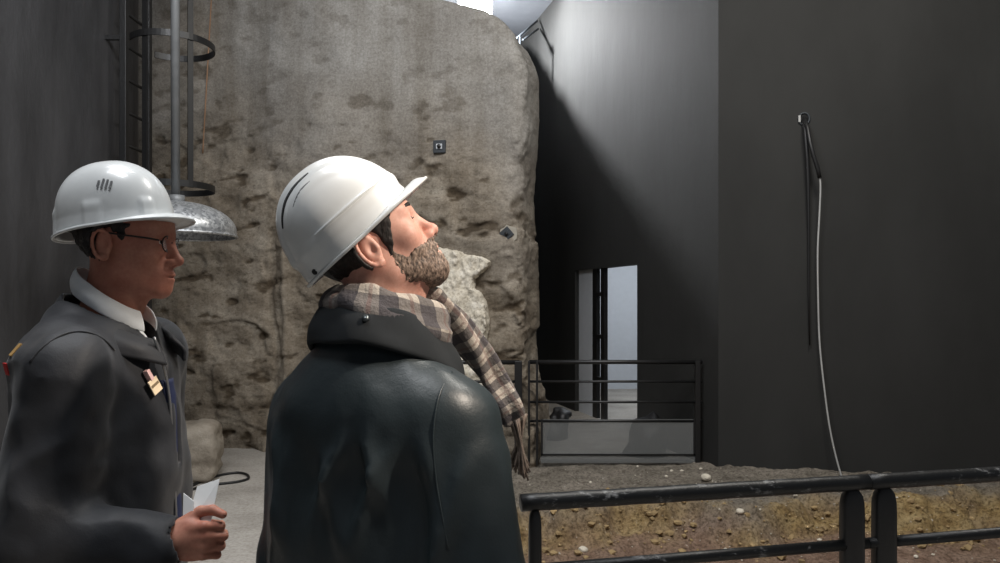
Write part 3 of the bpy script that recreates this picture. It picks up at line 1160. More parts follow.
M_STONE = simple('pale_pebble', (204, 196, 180), 0.9, var=0.1, bump=0.4)
for px, py, s, sd, lb in ((706, 482, 0.045, 4, 'pale fist sized stone lying in front of the black panel corner'),
                          (583, 522, 0.035, 6, 'pale stone on the clay bank nearest the bearded man'),
                          (740, 512, 0.03, 8, 'small pale stone on the slope in the middle of the pit')):
    Y = CAMZ * FPX / (py - 300)
    X = (px - 500) / FPX * Y
    boulder('stone', (X, Y, ground_z(X, Y)), (s, s * .8, s * .7), sd, M_STONE, lb, 'stone')
# loose rubble, too small to count
bm = bmesh.new()
rs = random.Random(5)
for k in range(200):
    X, Y = rs.uniform(0.1, 5.2), rs.uniform(4.2, 6.7)
    if Y > 6.5 - 0.22 * (X - 1.99) and X > 1.9:
        continue
    s = 0.005 + 0.014 * rs.random() ** 3
    r = bmesh.ops.create_icosphere(bm, subdivisions=1, radius=s)
    for v in r['verts']:
        v.co = Vector((v.co.x * rs.uniform(.7, 1.3), v.co.y * rs.uniform(.7, 1.3), v.co.z * rs.uniform(.5, .9))) + Vector((X, Y, ground_z(X, Y) + s * .3))
M_CLOD = simple('clay_clod', (150, 128, 92), 0.95, var=0.35, scale=6, bump=0.6)
bc = bmesh.new()
for k in range(420):
    X = rs.uniform(0.2, 5.0); i0 = int(np.clip(np.searchsorted(xs, X), 0, len(xs) - 1))
    Y = float(yc[i0, 0]) + rs.gauss(-0.12, 0.16)
    sz = 0.008 + 0.028 * rs.random() ** 2.5
    r = bmesh.ops.create_icosphere(bc, subdivisions=1, radius=sz)
    for v in r['verts']:
        v.co = Vector((v.co.x * rs.uniform(.6, 1.4), v.co.y * rs.uniform(.6, 1.4), v.co.z * rs.uniform(.4, .9))) + Vector((X, Y, ground_z(X, Y) + sz * .15))
tag(bm_obj('clay_clods', bc, M_CLOD, ground), 'crumbled ochre clay clods', kind='stuff')
tag(bm_obj('rubble', bm, M_STONE, ground), 'scattered pale crumbs of rubble', kind='stuff')

# ------------------------------------------------------------------ people
def rot(yaw, pitch, roll=0.0):
    """local frame facing +x: yaw to the left, pitch up"""
    cy, sy, cp, sp_ = math.cos(yaw), math.sin(yaw), math.cos(pitch), math.sin(pitch)
    Rz = np.array([[cy, -sy, 0], [sy, cy, 0], [0, 0, 1]])
    Ry = np.array([[cp, 0, -sp_], [0, 1, 0], [sp_, 0, cp]])
    Rx = np.array([[1, 0, 0], [0, math.cos(roll), -math.sin(roll)], [0, math.sin(roll), math.cos(roll)]])
    return Rz @ Ry @ Rx


def head_ops():
    L = []
    A = lambda p, k: L.append((False, p, k))
    S = lambda p, k: L.append((True, p, k))
    A(ell((-0.010, 0, 0.030), (0.094, 0.075, 0.086)), 0.01)
    A(ell((0.040, 0, 0.025), (0.052, 0.060, 0.055)), 0.03)
    A(ell((0.026, 0, -0.042), (0.062, 0.056, 0.074)), 0.03)
    for s in (-1, 1):
        A(cap((0.002, 0.050 * s, -0.072), (0.072, 0.020 * s, -0.106), 0.014, 0.014), 0.035)
        A(sph((0.056, 0.044 * s, -0.030), 0.019), 0.03)
        A(cap((0.084, 0.008 * s, 0.013), (0.070, 0.042 * s, 0.014), 0.009, 0.008), 0.018)
    A(sph((0.076, 0, -0.104), 0.018), 0.02)
    A(ell((0.070, 0, -0.074), (0.029, 0.031, 0.026)), 0.02)
    for s in (-1, 1):
        S(ell((0.098, 0.032 * s, -0.006), (0.018, 0.017, 0.012)), 0.012)
        A(sph((0.072, 0.0315 * s, -0.005), 0.0145), 0.006)
        S(ell((0.087, 0.0315 * s, -0.005), (0.008, 0.012, 0.0045)), 0.003)
    A(cap((0.086, 0, 0.006), (0.106, 0, -0.040), 0.0085, 0.0105), 0.012)
    A(sph((0.110, 0, -0.043), 0.0105), 0.008)
    for s in (-1, 1):
        A(ell((0.096, 0.0125 * s, -0.048), (0.011, 0.0075, 0.0085)), 0.008)
        S(ell((0.104, 0.0065 * s, -0.0555), (0.006, 0.0038, 0.005)), 0.004)
    A(ell((0.087, 0, -0.0735), (0.0145, 0.024, 0.0065)), 0.006)
    A(ell((0.085, 0, -0.0845), (0.0150, 0.021, 0.0075)), 0.006)
    S(ell((0.100, 0, -0.0788), (0.012, 0.025, 0.0016)), 0.003)
    for s in (-1, 1):
        ec = np.array((-0.014, 0.079 * s, -0.016))
        A(ell(ec, (0.017, 0.0065, 0.030)), 0.008)
        ring = [ec + np.array((0.0165 * math.cos(t) - 0.006 * math.sin(t) * 0.5 - 0.003, (0.006 - 0.005 * math.cos(t)) * s, 0.030 * math.sin(t)))
                for t in np.linspace(0.9, 5.2, 10)]
        for a, b in zip(ring, ring[1:]):
            A(cap(a, b, 0.0040), 0.003)
        A(sph(ec + np.array((0.003, 0.002 * s, -0.027)), 0.0075), 0.005)
        S(ell(ec + np.array((0.003, 0.009 * s, 0.000)), (0.0085, 0.0075, 0.014)), 0.004)
        A(sph(ec + np.array((0.012, 0.001 * s, -0.003)), 0.0045), 0.004)
    return L


HEAD = head_ops()


def head_field(step=0.0026):
    F = Field(axis((-0.13, 0.14, step)), axis((-0.11, 0.11, step)), axis((-0.15, 0.14, step)))
    for s, p, k in HEAD:
        F.op(p, k, None, s)
    return F


HF = head_field()


def xform(V, R, o):
    return V @ R.T + np.array(o)


def shell_part(name, region, grow, nz, R, o, mt, parent, seed, nscale=150, extra=None):
    """a covering that follows the head surface inside a region (hair, beard)"""
    F = Field(*HF.ax)
    x, y, z = F.ax[0][:, None, None], F.ax[1][None, :, None], F.ax[2][None, None, :]
    grow = 0.0022 + grow * sstep(0.03, -0.02, x) if extra is None else grow
    base_ = HF.F - grow if extra is None else smin(HF.F - grow, extra(x, y, z), 0.02)
    F.F = smax(base_, region(x, y, z), 0.008).astype(np.float32)
    F.F = np.maximum(F.F, -(HF.F + 0.008))
    F.near(0.02, lambda a, b, c: nz * fbm(a * nscale, b * nscale, c * nscale * 0.5, 2, seed))
    V, Q = F.mesh()
    return link(name, raw_mesh(name, xform(V, R, o), Q), mt, parent)


def helmet(parent, R, o, a_f, a_b, b, H, visor, ridged, label):
    def fn(U, V):
        t = U * 2 * np.pi
        ct, st = np.cos(t), np.sin(t)
        ax_ = np.where(ct > 0, a_f, a_b)
        # superellipse plan
        rad = 1.0 / (np.abs(ct / ax_) ** 2.2 + np.abs(st / b) ** 2.2) ** (1 / 2.2)
        f = np.clip(V / 0.70, 0, 1)
        ph = f * np.pi / 2
        s = np.sin(ph) ** 0.88
        h = np.cos(ph) ** 0.92
        skirt = np.clip((V - 0.70) / 0.14, 0, 1)
        flg = np.clip((V - 0.84) / 0.16, 0, 1)
        front = np.clip(ct, 0, 1) ** 1.5
        r = rad * (s + 0.03 * skirt) + flg * (0.007 + visor * front)
        z = (H - 0.024) * h + 0.024 - 0.024 * skirt - flg * (0.003 - 0.004 * front)
        z = z + 0.012 * np.sin(np.pi * flg) * front
        z = z - 0.010 * np.clip(-ct, 0, 1) ** 2 * skirt * (0 if ridged else 1)
        x, y = r * ct, r * st
        if ridged:
            rel = np.abs(y) / 0.1
            rid = sstep(0.036, 0.026, np.abs(y)) * sstep(0.0, 0.2, h) * 0.007
            rid2 = sstep(0.052, 0.058, np.abs(y)) * sstep(0.078, 0.070, np.abs(y)) * sstep(0.2, 0.4, h) * 0.0035
            z = z + rid * h + rid2 * h
            x = x + np.sign(x) * rid * (1 - h) * 0.9
            lip = sstep(0.60, 0.66, V) * sstep(0.88, 0.80, V)
            x = x * (1 + 0.03 * lip); y = y * (1 + 0.03 * lip)
        else:
            # small bosses for the strap slots above the rim
            for ang in (-0.6, -1.6, -2.7, 0.6, 1.6, 2.7):
                da = (t - ang + np.pi) % (2 * np.pi) - np.pi
                w_ = 0.15 if abs(abs(ang) - 1.6) > 0.1 else 0.20
                bo = sstep(w_, w_ * 0.7, np.abs(da)) * sstep(0.60, 0.66, V) * sstep(0.90, 0.85, V)
                x = x * (1 + 0.035 * bo); y = y * (1 + 0.035 * bo)
        W = np.stack([x, y, z], -1).reshape(-1, 3)
        W = xform(W, R, o).reshape(x.shape + (3,))
        return W[..., 0], W[..., 1], W[..., 2]
    ht = grid_obj('hard_hat', fn, 144, 64, M_HAT, parent, True, 0.003)
    ht['label'] = label
    # crown closes on itself at V = 0; a rolled edge runs round the brim
    u = np.linspace(0, 1, 120, endpoint=False)
    X = np.stack(fn(u[:, None], np.ones((120, 1))), -1)[:, 0]
    tube('brim_edge', [Vector(p) for p in X], 0.0032, M_HAT, ht, 8, True)
    # webbing harness band inside
    def band_fn(U, V):
        t = U * 2 * np.pi
        W = np.stack([0.098 * np.cos(t) - 0.01, 0.079 * np.sin(t), 0.006 + 0.03 * V], -1)
        W = xform(W.reshape(-1, 3), R, o).reshape(t.shape + (3,))
        return W[..., 0], W[..., 1], W[..., 2]
    grid_obj('headband', band_fn, 48, 3, M_CABLE_B, ht, True, 0.003)
    return ht, fn


def eyes(parent, R, o):
    for s in (-1, 1):
        bm = bmesh.new()
        bmesh.ops.create_uvsphere(bm, u_segments=20, v_segments=12, radius=0.0128)
        for v in bm.verts:
            v.co = Vector(R @ np.array(v.co + Vector((0.0715, 0.0315 * s, -0.005))) + o)
        e = bm_obj('eye', bm, M_EYEWHITE, parent, True)
        bm = bmesh.new()
        bmesh.ops.create_uvsphere(bm, u_segments=16, v_segments=8, radius=0.0058)
        for v in bm.verts:
            v.co = Vector(R @ np.array(Vector((v.co.x * 0.5, v.co.y, v.co.z)) + Vector((0.0820, 0.0315 * s, -0.004))) + o)
        bm_obj('iris', bm, M_IRIS, e, True)


def legs_and_shoes(parent):
    Ft = Field(axis((-0.2, 0.2, 0.015)), axis((-0.28, 0.28, 0.015)), axis((0.04, 1.0, 0.015)))
    Ft.add(ell((0, 0, 0.93), (0.135, 0.175, 0.13)), 0.01)
    for s in (-1, 1):
        Ft.add(cap((0, 0.085 * s, 0.86), (0.01, 0.10 * s, 0.48), 0.092, 0.068), 0.03)
        Ft.add(cap((0.01, 0.10 * s, 0.48), (-0.015, 0.11 * s, 0.09), 0.068, 0.058), 0.03)
    Ft.near(0.05, lambda x, y, z: 0.008 * fbm(x * 10, y * 10, z * 6, 3, 4))
    V, Q = Ft.mesh()
    link('trousers', raw_mesh('trousers', V, Q), M_TROUSER, parent)
    for s in (-1, 1):
        Fs = Field(axis((-0.13, 0.24, 0.01)), axis((s * 0.115 - 0.075, s * 0.115 + 0.075, 0.01)), axis((-0.02, 0.16, 0.01)))
        Fs.add(rbox((0.06, s * 0.115, 0.018), (0.145, 0.048, 0.018), 0.015), 0.01)
        Fs.add(ell((0.11, s * 0.115, 0.03), (0.095, 0.047, 0.045)), 0.02)
        Fs.add(cap((-0.03, s * 0.115, 0.04), (-0.02, s * 0.112, 0.11), 0.047, 0.045), 0.03)
        V, Q = Fs.mesh()
        link('shoe', raw_mesh('shoe', V, Q), M_SHOE, parent)


def ring_strip(name, par, mt, parent, thick, nu=72, nv=10, wob=0.0, seed=0):
    """collar strip: par(theta)-> (r_top, z_top, r_bot, z_bot, cx); theta 0 is the nape"""
    def fn(U, V):
        th = U
        rt, zt, rb, zb, cx, asp = par(th)
        bulge = 0.012 * np.sin(np.pi * V)
        r = rt + (rb - rt) * V + bulge * 0.4
        z = zt + (zb - zt) * V
        r = r + wob * vnoise(th * 2.2 + 9, V * 2, 0 * V, seed)
        z = z + wob * 0.8 * vnoise(th * 1.7, V * 1.2, 0 * V + 5, seed)
        return cx - r * np.cos(th), -r * np.sin(th) * asp, z
    return grid_obj(name, fn, nu, nv, mt, parent, False, thick, -2.75, 2.75, 1)


# ---- left man ----------------------------------------------------------------
man1 = empty('person', (-0.838, 1.58, 0.010), math.radians(3))
tag(man1, 'man in smooth white hard hat, glasses and dark jacket, holding a paper', 'person')
H1R, H1o = rot(math.radians(2), math.radians(-2)), np.array((0.022, 0, 1.672))
f = 0.0026
F = Field(axis((-0.30, -0.10, 0.014), (-0.10, 0.34, f), (0.34, 0.42, 0.014)),
          axis((-0.36, -0.27, 0.014), (-0.27, -0.13, f), (-0.13, -0.09, 0.010), (-0.09, 0.09, f), (0.09, 0.36, 0.014)),
          axis((0.02, 1.01, 0.018), (1.01, 1.16, f), (1.16, 1.50, 0.014), (1.50, 1.80, f), (1.80, 1.84, 0.012)))
for s, p, k in HEAD:
    F.op(p, k, (H1R, H1o), s)
F.add(cap((0.000, 0, 1.60), (-0.035, 0, 1.44), 0.052, 0.060), 0.035)
F.add(cap((0.035, 0, 1.575), (0.01, 0, 1.47), 0.030, 0.03), 0.03)
F.add(ell((-0.01, 0, 1.24), (0.10, 0.15, 0.24)), 0.03)
F.add(cap((-0.01, -0.13, 1.40), (-0.01, 0.13, 1.40), 0.05), 0.05)
F.add(ell((-0.01, 0, 0.96), (0.10, 0.14, 0.16)), 0.06)
for s in (-1, 1):
    F.add(cap((0, s * 0.085, 0.90), (0.01, s * 0.10, 0.48), 0.07, 0.05), 0.04)
    F.add(cap((0.01, s * 0.10, 0.48), (-0.015, s * 0.11, 0.07), 0.05, 0.036), 0.03)
SH, EL, WR = np.array((0.015, -0.17, 1.41)), np.array((-0.02, -0.245, 1.095)), np.array((0.180, -0.215, 1.080))
F.add(cap(SH, EL, 0.045, 0.038), 0.03)
F.add(cap(EL, WR, 0.036, 0.026), 0.02)
F.add(cap((0.0, 0.17, 1.41), (-0.02, 0.23, 1.13), 0.045, 0.036), 0.03)
F.add(cap((-0.02, 0.23, 1.13), (0.02, 0.21, 0.86), 0.036, 0.026), 0.02)
# right hand: thumb side up, fingers curled round a folded paper
HX0 = np.array((0.200, -0.212, 1.080))
F.add(ell(HX0 + (0.035, 0.0, 0.0), (0.050, 0.0165, 0.040)), 0.02)
F.add(cap(WR, HX0 + (0.01, 0, 0), 0.026, 0.025), 0.02)
for k_, (dz, ln, r_) in enumerate(((0.030, 0.040, 0.0088), (0.010, 0.044, 0.0090), (-0.010, 0.041, 0.0086), (-0.028, 0.034, 0.0078))):
    b0 = HX0 + (0.066 - 0.003 * abs(k_ - 1), -0.006, dz * 0.95)
    p1 = b0 + (ln * 0.62, 0.018, -0.006)
    p2 = p1 + (-0.008, ln * 0.62, -0.004)
    p3 = p2 + (-0.020, 0.012, 0.000)
    F.add(cap(HX0 + (0.04, -0.002, dz * 0.8), b0, r_ * 1.15, r_ * 1.1), 0.008)
    F.add(cap(b0, p1, r_ * 1.08, r_), 0.004)
    F.add(cap(p1, p2, r_, r_ * 0.92), 0.003)
    F.add(cap(p2, p3, r_ * 0.92, r_ * 0.82), 0.003)
t0 = HX0 + (0.012, 0.008, 0.026)
t1 = HX0 + (0.048, 0.018, 0.050)
t2 = HX0 + (0.072, 0.014, 0.054)
t3 = HX0 + (0.093, 0.010, 0.046)
F.add(cap(t0, t1, 0.0135, 0.0110), 0.010)
F.add(cap(t1, t2, 0.0108, 0.0098), 0.004)
F.add(cap(t2, t3, 0.0098, 0.0080), 0.003)
# left hand, relaxed
LH = np.array((0.01, 0.21, 0.82))
F.add(ell(LH + (0.025, 0, -0.025), (0.04, 0.02, 0.045)), 0.02)
V, Q = F.mesh()
link('body', raw_mesh('body', V, Q), M_SKIN1, man1)
eyes(man1, H1R, H1o)


def hair1(x, y, z):
    # keep the back and the sides, short sideburn, leave ears and face free
    line = np.where(z > 0.03, x - 0.024, np.where(z > -0.035, x - (0.004 + (z + 0.035) * 0.5), x + 0.030))
    ear = 0.024 - np.sqrt(((x + 0.012)) ** 2 + ((z + 0.016) * 0.72) ** 2)
    return np.maximum(np.maximum(np.maximum(line, -(z + 0.112) - (x + 0.06) * 0.25), ear), z - 0.06)


shell_part('hair', hair1, 0.0048, 0.003, H1R, H1o, M_HAIR, man1, 3)
hat1R = rot(math.radians(0), math.radians(7.5))
hat1, hfn1 = helmet(man1, hat1R, (0.003, 0, 1.696), 0.112, 0.116, 0.100, 0.145, 0.034, False, 'smooth white hard hat with a small grey hand mark')

# grey hand mark on the side of the helmet
b = (hit(hat1, 105, 185))
Mi = world_matrix(man1).inverted()
pc, pnn = b
ux = Vector((1, 0, 0)); ux = (ux - pnn * ux.dot(pnn)).normalized(); uz = pnn.cross(ux) * 1
if uz.z < 0: uz = -uz
def decal(name, quads, mt, parent):
    bm = bmesh.new()
    for (x0, z0, x1, z1, sk) in quads:
        vs = []
        for lift in (0.0020, 0.0034):
            vs.append([bm.verts.new(Mi @ (pc + ux * (a + sk * (c_ - z0)) + uz * c_ + pnn * lift)) for a, c_ in ((x0, z0), (x1, z0), (x1, z1), (x0, z1))])
        bm.faces.new(vs[0]); bm.faces.new(vs[1])
        for k in range(4):
            bm.faces.new((vs[0][k], vs[0][(k + 1) % 4], vs[1][(k + 1) % 4], vs[1][k]))
    return bm_obj(name, bm, mt, parent)
decal('hand_mark', [(-0.0150 + k * 0.0080, -0.009 + (0.002 if k == 0 else 0), -0.0112 + k * 0.0080, (0.008, 0.013, 0.012, 0.009)[k], 0.06) for k in range(4)], M_HATGREY, hat1)

# glasses
gl = []
def H1(p):
    return Vector(H1R @ np.array(p) + H1o)
fr_ = None
for s in (-1, 1):
    rim = [H1((0.097 - 0.010 * abs(math.cos(t)) * (1 if math.cos(t) * s > 0 else 0.2), s * (0.033 + 0.024 * math.cos(t)), -0.008 + 0.017 * math.sin(t)))
           for t in np.linspace(0, 6.283, 28, endpoint=False)]
    if fr_ is None:
        fr_ = tube('glasses', rim, 0.0014, M_GLASSFRAME, man1, 8, True)
    else:
        tube('rim', rim, 0.0014, M_GLASSFRAME, fr_, 8, True)
    bm = bmesh.new()
    bm.faces.new([bm.verts.new(p) for p in rim])
    bm_obj('lens', bm, M_LENS, fr_)
    tube('temple', [H1((0.088, s * 0.058, -0.002)), H1((0.075, s * 0.071, 0.000)), H1((0.03, s * 0.076, 0.004)), H1((-0.012, s * 0.080, 0.008)), H1((-0.03, s * 0.078, -0.004))], 0.0020, M_GLASSFRAME, fr_, 8)
tube('bridge', [H1((0.097, -0.010, -0.004)), H1((0.100, 0, -0.001)), H1((0.097, 0.010, -0.004))], 0.0014, M_GLASSFRAME, fr_, 8)

legs_and_shoes(man1)

# shirt under the jacket
F = Field(axis((-0.20, 0.20, 0.012)), axis((-0.22, 0.22, 0.012)), axis((0.9, 1.56, 0.012)))
F.add(ell((-0.02, 0, 1.22), (0.110, 0.165, 0.25)), 0.02)
F.add(cap((-0.03, -0.11, 1.40), (-0.03, 0.11, 1.40), 0.055), 0.05)
F.add(cap((-0.012, 0, 1.40), (0.0, 0, 1.43), 0.070, 0.064), 0.04)
V, Q = F.mesh()
link('shirt', raw_mesh('shirt', V, Q), M_SHIRT, man1)

def sc1(th):
    f_ = (1 - np.cos(th)) / 2        # 0 at the nape, 1 in front
    return 0.070 + 0.004 * f_, 1.612 - 0.100 * f_, 0.080 + 0.006 * f_, 1.565 - 0.098 * f_, -0.008 + 0.0 * f_, 0.93 + 0 * f_
ring_strip('shirt_collar', sc1, M_SHIRT, man1, 0.004, wob=0.002, seed=4)


def jacket_field(zlo, step, dims, arms, seed, folds):
    F = Field(axis((-0.34, 0.42, step)), axis((-0.40, 0.40, step)), axis((zlo, 1.62, step)))
    for p, k in dims:
        F.add(p, k)
    for p, k in arms:
        F.add(p, k)
    F.near(0.08, folds)
    return F


def folds1(x, y, z):
    n = 0.012 * fbm(x * 7 + z * 3, y * 7, z * 5 - x * 4, 3, 13)
    arm = sstep(-0.15, -0.2, y)
    r = 1 - np.abs(vnoise(x * 5 + z * 4, y * 6, z * 9 - x * 6, 17)) * 1.8
    n = n - 0.009 * np.clip(r, 0, 1) * (0.25 + arm)
    # armhole seam
    return n


dims = [(ell((-0.03, 0, 1.23), (0.155, 0.205, 0.30)), 0.02), (cap((-0.035, -0.135, 1.405), (-0.035, 0.135, 1.405), 0.090), 0.07),
        (cap((-0.055, 0, 1.40), (-0.05, 0, 1.47), 0.10, 0.085), 0.07), (ell((-0.02, 0, 0.98), (0.155, 0.20, 0.33)), 0.08)]
arms = [(cap(SH + (-0.022, -0.012, 0), EL + (-0.015, 0, 0), 0.082, 0.070), 0.035), (cap(EL + (-0.005, 0, 0), WR + (0.008, 0, -0.002), 0.068, 0.047), 0.03),
        (cap((0.0, 0.18, 1.41), (-0.02, 0.24, 1.13), 0.078, 0.066), 0.035), (cap((-0.02, 0.24, 1.13), (0.02, 0.215, 0.88), 0.066, 0.047), 0.03)]
F = jacket_field(0.74, 0.0075, dims, arms, 3, folds1)
x, y, z = F.ax[0][:, None, None], F.ax[1][None, :, None], F.ax[2][None, None, :]
# neck opening and open front wedge
hole_ = np.sqrt(((x - 0.0) / 1.0) ** 2 + (y / 0.95) ** 2) - 0.078 - np.maximum(z - 1.48, 0) * 0.4
hole_ = np.maximum(hole_, 1.43 - z - np.clip(x, 0, 1) * 0.5)
F.F = smax(F.F, -hole_.astype(np.float32), 0.012)
wedge = np.maximum(np.abs(y) - (0.004 + 0.05 * np.clip((z - 1.38) / 0.15, 0, 1)), 0.06 - x)
wedge = np.maximum(wedge, 1.18 - z)
F.F = smax(F.F, -wedge.astype(np.float32), 0.01)
F.F = np.maximum(F.F, (0.78 - z).astype(np.float32))
# hollow cuff so that the wrist shows
F.cut(cap(WR + (-0.01, 0, 0), WR + (0.10, 0.0, 0.004), 0.034, 0.036), 0.006)
V, Q = F.mesh()
jk1 = link('jacket', raw_mesh('jacket', V, Q), M_JACKET1, man1)

def jc1(th):
    f_ = (1 - np.cos(th)) / 2
    return 0.092 + 0.032 * f_, 1.556 - 0.085 * f_ - 0.02 * f_ ** 3, 0.118 + 0.040 * f_, 1.490 - 0.080 * f_ - 0.012 * f_ ** 3, -0.014 + 0.0 * f_, 0.95 - 0.05 * f_
jc = ring_strip('collar', jc1, M_JACKET1, jk1, 0.010, wob=0.006, seed=14)

# seams, zip, badge and patches set on the jacket's surface
def on_obj(o, path, lift, man):
    Mi_ = world_matrix(man).inverted()
    out = []
    for px, py in path:
        p, n_ = hit(o, px, py)
        if p is not None:
            out.append(Mi_ @ (p + n_ * lift))
    return out
sp1 = on_obj(jk1, [(30, 362), (42, 348), (58, 337), (74, 332), (90, 333), (104, 340), (114, 350)], 0.0005, man1)
if len(sp1) > 2:
    tube('shoulder_seam', smooth_path(sp1, 4), 0.0022, M_JACKET1, jk1, 8)
# front edge of the open jacket with zip
zp = [Vector((0.108, -0.070, 1.462)), Vector((0.120, -0.050, 1.40)), Vector((0.126, -0.035, 1.33)), Vector((0.127, -0.024, 1.25)),
      Vector((0.128, -0.016, 1.16)), Vector((0.132, -0.014, 1.06)), Vector((0.130, -0.012, 0.95))]
tube('zip', smooth_path(zp, 5), 0.003, M_ZIP, jk1, 8)
def lin_fn(U, V):
    k = U * (len(zp) - 1)
    i0 = np.clip(np.floor(k).astype(int), 0, len(zp) - 2); fr2 = k - i0
    Z = np.array([list(p) for p in zp])
    A = Z[i0] * (1 - fr2[..., None]) + Z[i0 + 1] * fr2[..., None]
    wdt = 0.05 * V
    return A[..., 0] - 0.012 + 0.006 * np.sin(V * 3.1) , A[..., 1] + wdt + 0.0, A[..., 2] + 0.004 * np.sin(U * 60)
grid_obj('lining', lin_fn, 60, 8, M_LINING, jk1, False, 0.012, 0.25, 1.0)

p, n_ = hit(jk1, 150, 386)
bd = empty('badge', Mi @ p)
bd.parent = jk1
Rm = world_matrix(man1).to_3x3().inverted() @ (n_.to_track_quat('Z', 'Y').to_matrix())
bd.rotation_euler = (Rm @ Matrix.Rotation(math.radians(24), 3, 'Z')).to_euler()
bd['label'] = 'pale name badge on a pink clip'
bme = bmesh.new()
bm_box(bme, (-0.015, -0.018, 0.010), (0.015, 0.014, 0.013), 0.001)
bo = bm_obj('badge', bme, M_BADGE, jk1)
bo.location = bd.location; bo.rotation_euler = bd.rotation_euler; bo['label'] = 'pale name badge on a pink clip'
bpy.data.objects.remove(bd)
for nm, lo_, hi_, mt in (('badge_print', (-0.0125, -0.002, 0.0128), (0.0125, 0.0035, 0.0138), M_BADGE_STRIPE),
                         ('badge_clip', (-0.005, 0.012, 0.004), (0.005, 0.036, 0.015), M_BADGE_CLIP)):
    q = box(nm, lo_, hi_, mt, jk1, 0.001 if nm == 'badge_clip' else 0)
    q.location = bo.location; q.rotation_euler = bo.rotation_euler

# sleeve patch at the very left edge of the frame
def patch(name, px, py, sx, sy, mt):
    p, n_ = hit(jk1, px, py)
    if p is None:
        return
    q = box(name, (-sx, -sy, -0.001), (sx, sy, 0.0025), mt, jk1, 0.001)
    q.location = Mi @ p
    q.rotation_euler = (world_matrix(man1).to_3x3().inverted() @ n_.to_track_quat('Z', 'Y').to_matrix()).to_euler()
patch('gold_patch', 16, 350, 0.012, 0.014, M_GOLD)
patch('red_patch', 7, 369, 0.012, 0.012, M_RED)

# folded paper in the hand
pp = Vector(man1.location) + Matrix.Rotation(math.radians(3), 3, 'Z') @ Vector(HX0 + np.array((0.052, 0.010, 0.03)))
bm = bmesh.new()
def sheet(bm, pts, th):
    A = [bm.verts.new(Vector(p)) for p in pts]
    B = [bm.verts.new(Vector(p) + Vector((0, th, 0))) for p in pts]
    bm.faces.new(A); bm.faces.new(B[::-1])
    for k in range(len(pts)):
        bm.faces.new((A[k], A[(k + 1) % len(pts)], B[(k + 1) % len(pts)], B[k]))
sheet(bm, [(-0.030, -0.012, -0.02), (0.018, -0.014, -0.02), (0.024, 0.030, 0.078), (-0.022, 0.034, 0.062)], 0.0015)
sheet(bm, [(-0.032, -0.010, -0.02), (-0.012, -0.022, -0.02), (-0.016, 0.006, 0.040), (-0.044, 0.022, 0.052)], 0.0015)
pr = bm_obj('folded_paper', bm, M_PAPER)
pr.location = pp
tag(pr, 'folded white paper held in the hand of the man on the left', 'paper')

# ---- right man ----------------------------------------------------------------
BYAW = math.radians(57)
B2 = Vector((-0.205, 1.30, 0))
man2 = empty('person', B2, BYAW)
tag(man2, 'bearded man in white hard hat and plaid scarf, back turned, looking up', 'person')
def to2(p):
    d = Vector(p) - B2
    return np.array((d.x * math.cos(BYAW) + d.y * math.sin(BYAW), -d.x * math.sin(BYAW) + d.y * math.cos(BYAW), d.z))
HYAW = math.radians(14) - BYAW
H2R = rot(HYAW, math.radians(33))
H2o = to2((-0.237, 1.305, 1.656))
F = Field(axis((-0.22, -0.16, 0.014), (-0.16, 0.18, f), (0.18, 0.24, 0.014)),
          axis((-0.34, -0.16, 0.014), (-0.16, 0.14, f), (0.14, 0.34, 0.014)),
          axis((0.02, 1.46, 0.016), (1.46, 1.80, f), (1.80, 1.84, 0.012)))
for s, p, k in HEAD:
    F.op(p, k, (H2R, H2o), s)
nk = H2R @ np.array((-0.015, 0, -0.055)) + H2o
F.add(cap(nk, (-0.035, 0.0, 1.40), 0.056, 0.064), 0.03)
jw = H2R @ np.array((0.045, 0, -0.085)) + H2o
F.add(cap(jw, (0.02, -0.01, 1.44), 0.026, 0.035), 0.03)
F.add(ell((-0.01, 0, 1.20), (0.10, 0.15, 0.24)), 0.03)
F.add(cap((-0.01, -0.13, 1.35), (-0.01, 0.13, 1.35), 0.05), 0.05)
F.add(ell((-0.01, 0, 0.94), (0.10, 0.14, 0.16)), 0.06)
for s in (-1, 1):
    F.add(cap((0, s * 0.085, 0.90), (0.01, s * 0.10, 0.48), 0.07, 0.05), 0.04)
    F.add(cap((0.01, s * 0.10, 0.48), (-0.015, s * 0.11, 0.07), 0.05, 0.036), 0.03)
    F.add(cap((0.0, s * 0.17, 1.36), (-0.02, s * 0.205, 1.08), 0.045, 0.036), 0.03)
    F.add(cap((-0.02, s * 0.205, 1.08), (0.07, s * 0.205, 0.86), 0.036, 0.026), 0.02)
V, Q = F.mesh()
link('body', raw_mesh('body', V, Q), M_SKIN2, man2)
eyes(man2, H2R, H2o)


def hair2(x, y, z):
    line = np.where(z > 0.03, x - 0.040, np.where(z > -0.045, x - (0.020 + (z + 0.045) * 0.5), x + 0.026))
    ear = 0.024 - np.sqrt(((x + 0.012)) ** 2 + ((z + 0.016) * 0.72) ** 2)
    return np.maximum(np.maximum(np.maximum(line, -(z + 0.110) - (x + 0.06) * 0.25), ear), z - 0.05)


shell_part('hair', hair2, 0.0040, 0.0015, H2R, H2o, M_HAIR, man2, 8)


def beard(x, y, z):
    # lower face from the sideburns to the chin, moustache, free lips
    top = z - (-0.052 - 0.25 * np.clip(0.060 - x, 0, 0.06) + 1.7 * np.clip(0.036 - x, 0, 0.06))
    back = 0.008 - x
    lips = 0.013 - np.sqrt(((z + 0.079) * 1.5) ** 2 + (y * 0.60) ** 2 + ((x - 0.098) * 0.5) ** 2)
    nose = np.maximum(-0.054 - z, -1) * -1
    return np.maximum(np.maximum(top, back), lips)


shell_part('beard', beard, 0.0026, 0.0014, H2R, H2o, M_BEARD, man2, 18, 260, ell((0.062, 0, -0.112), (0.028, 0.033, 0.020))[0])
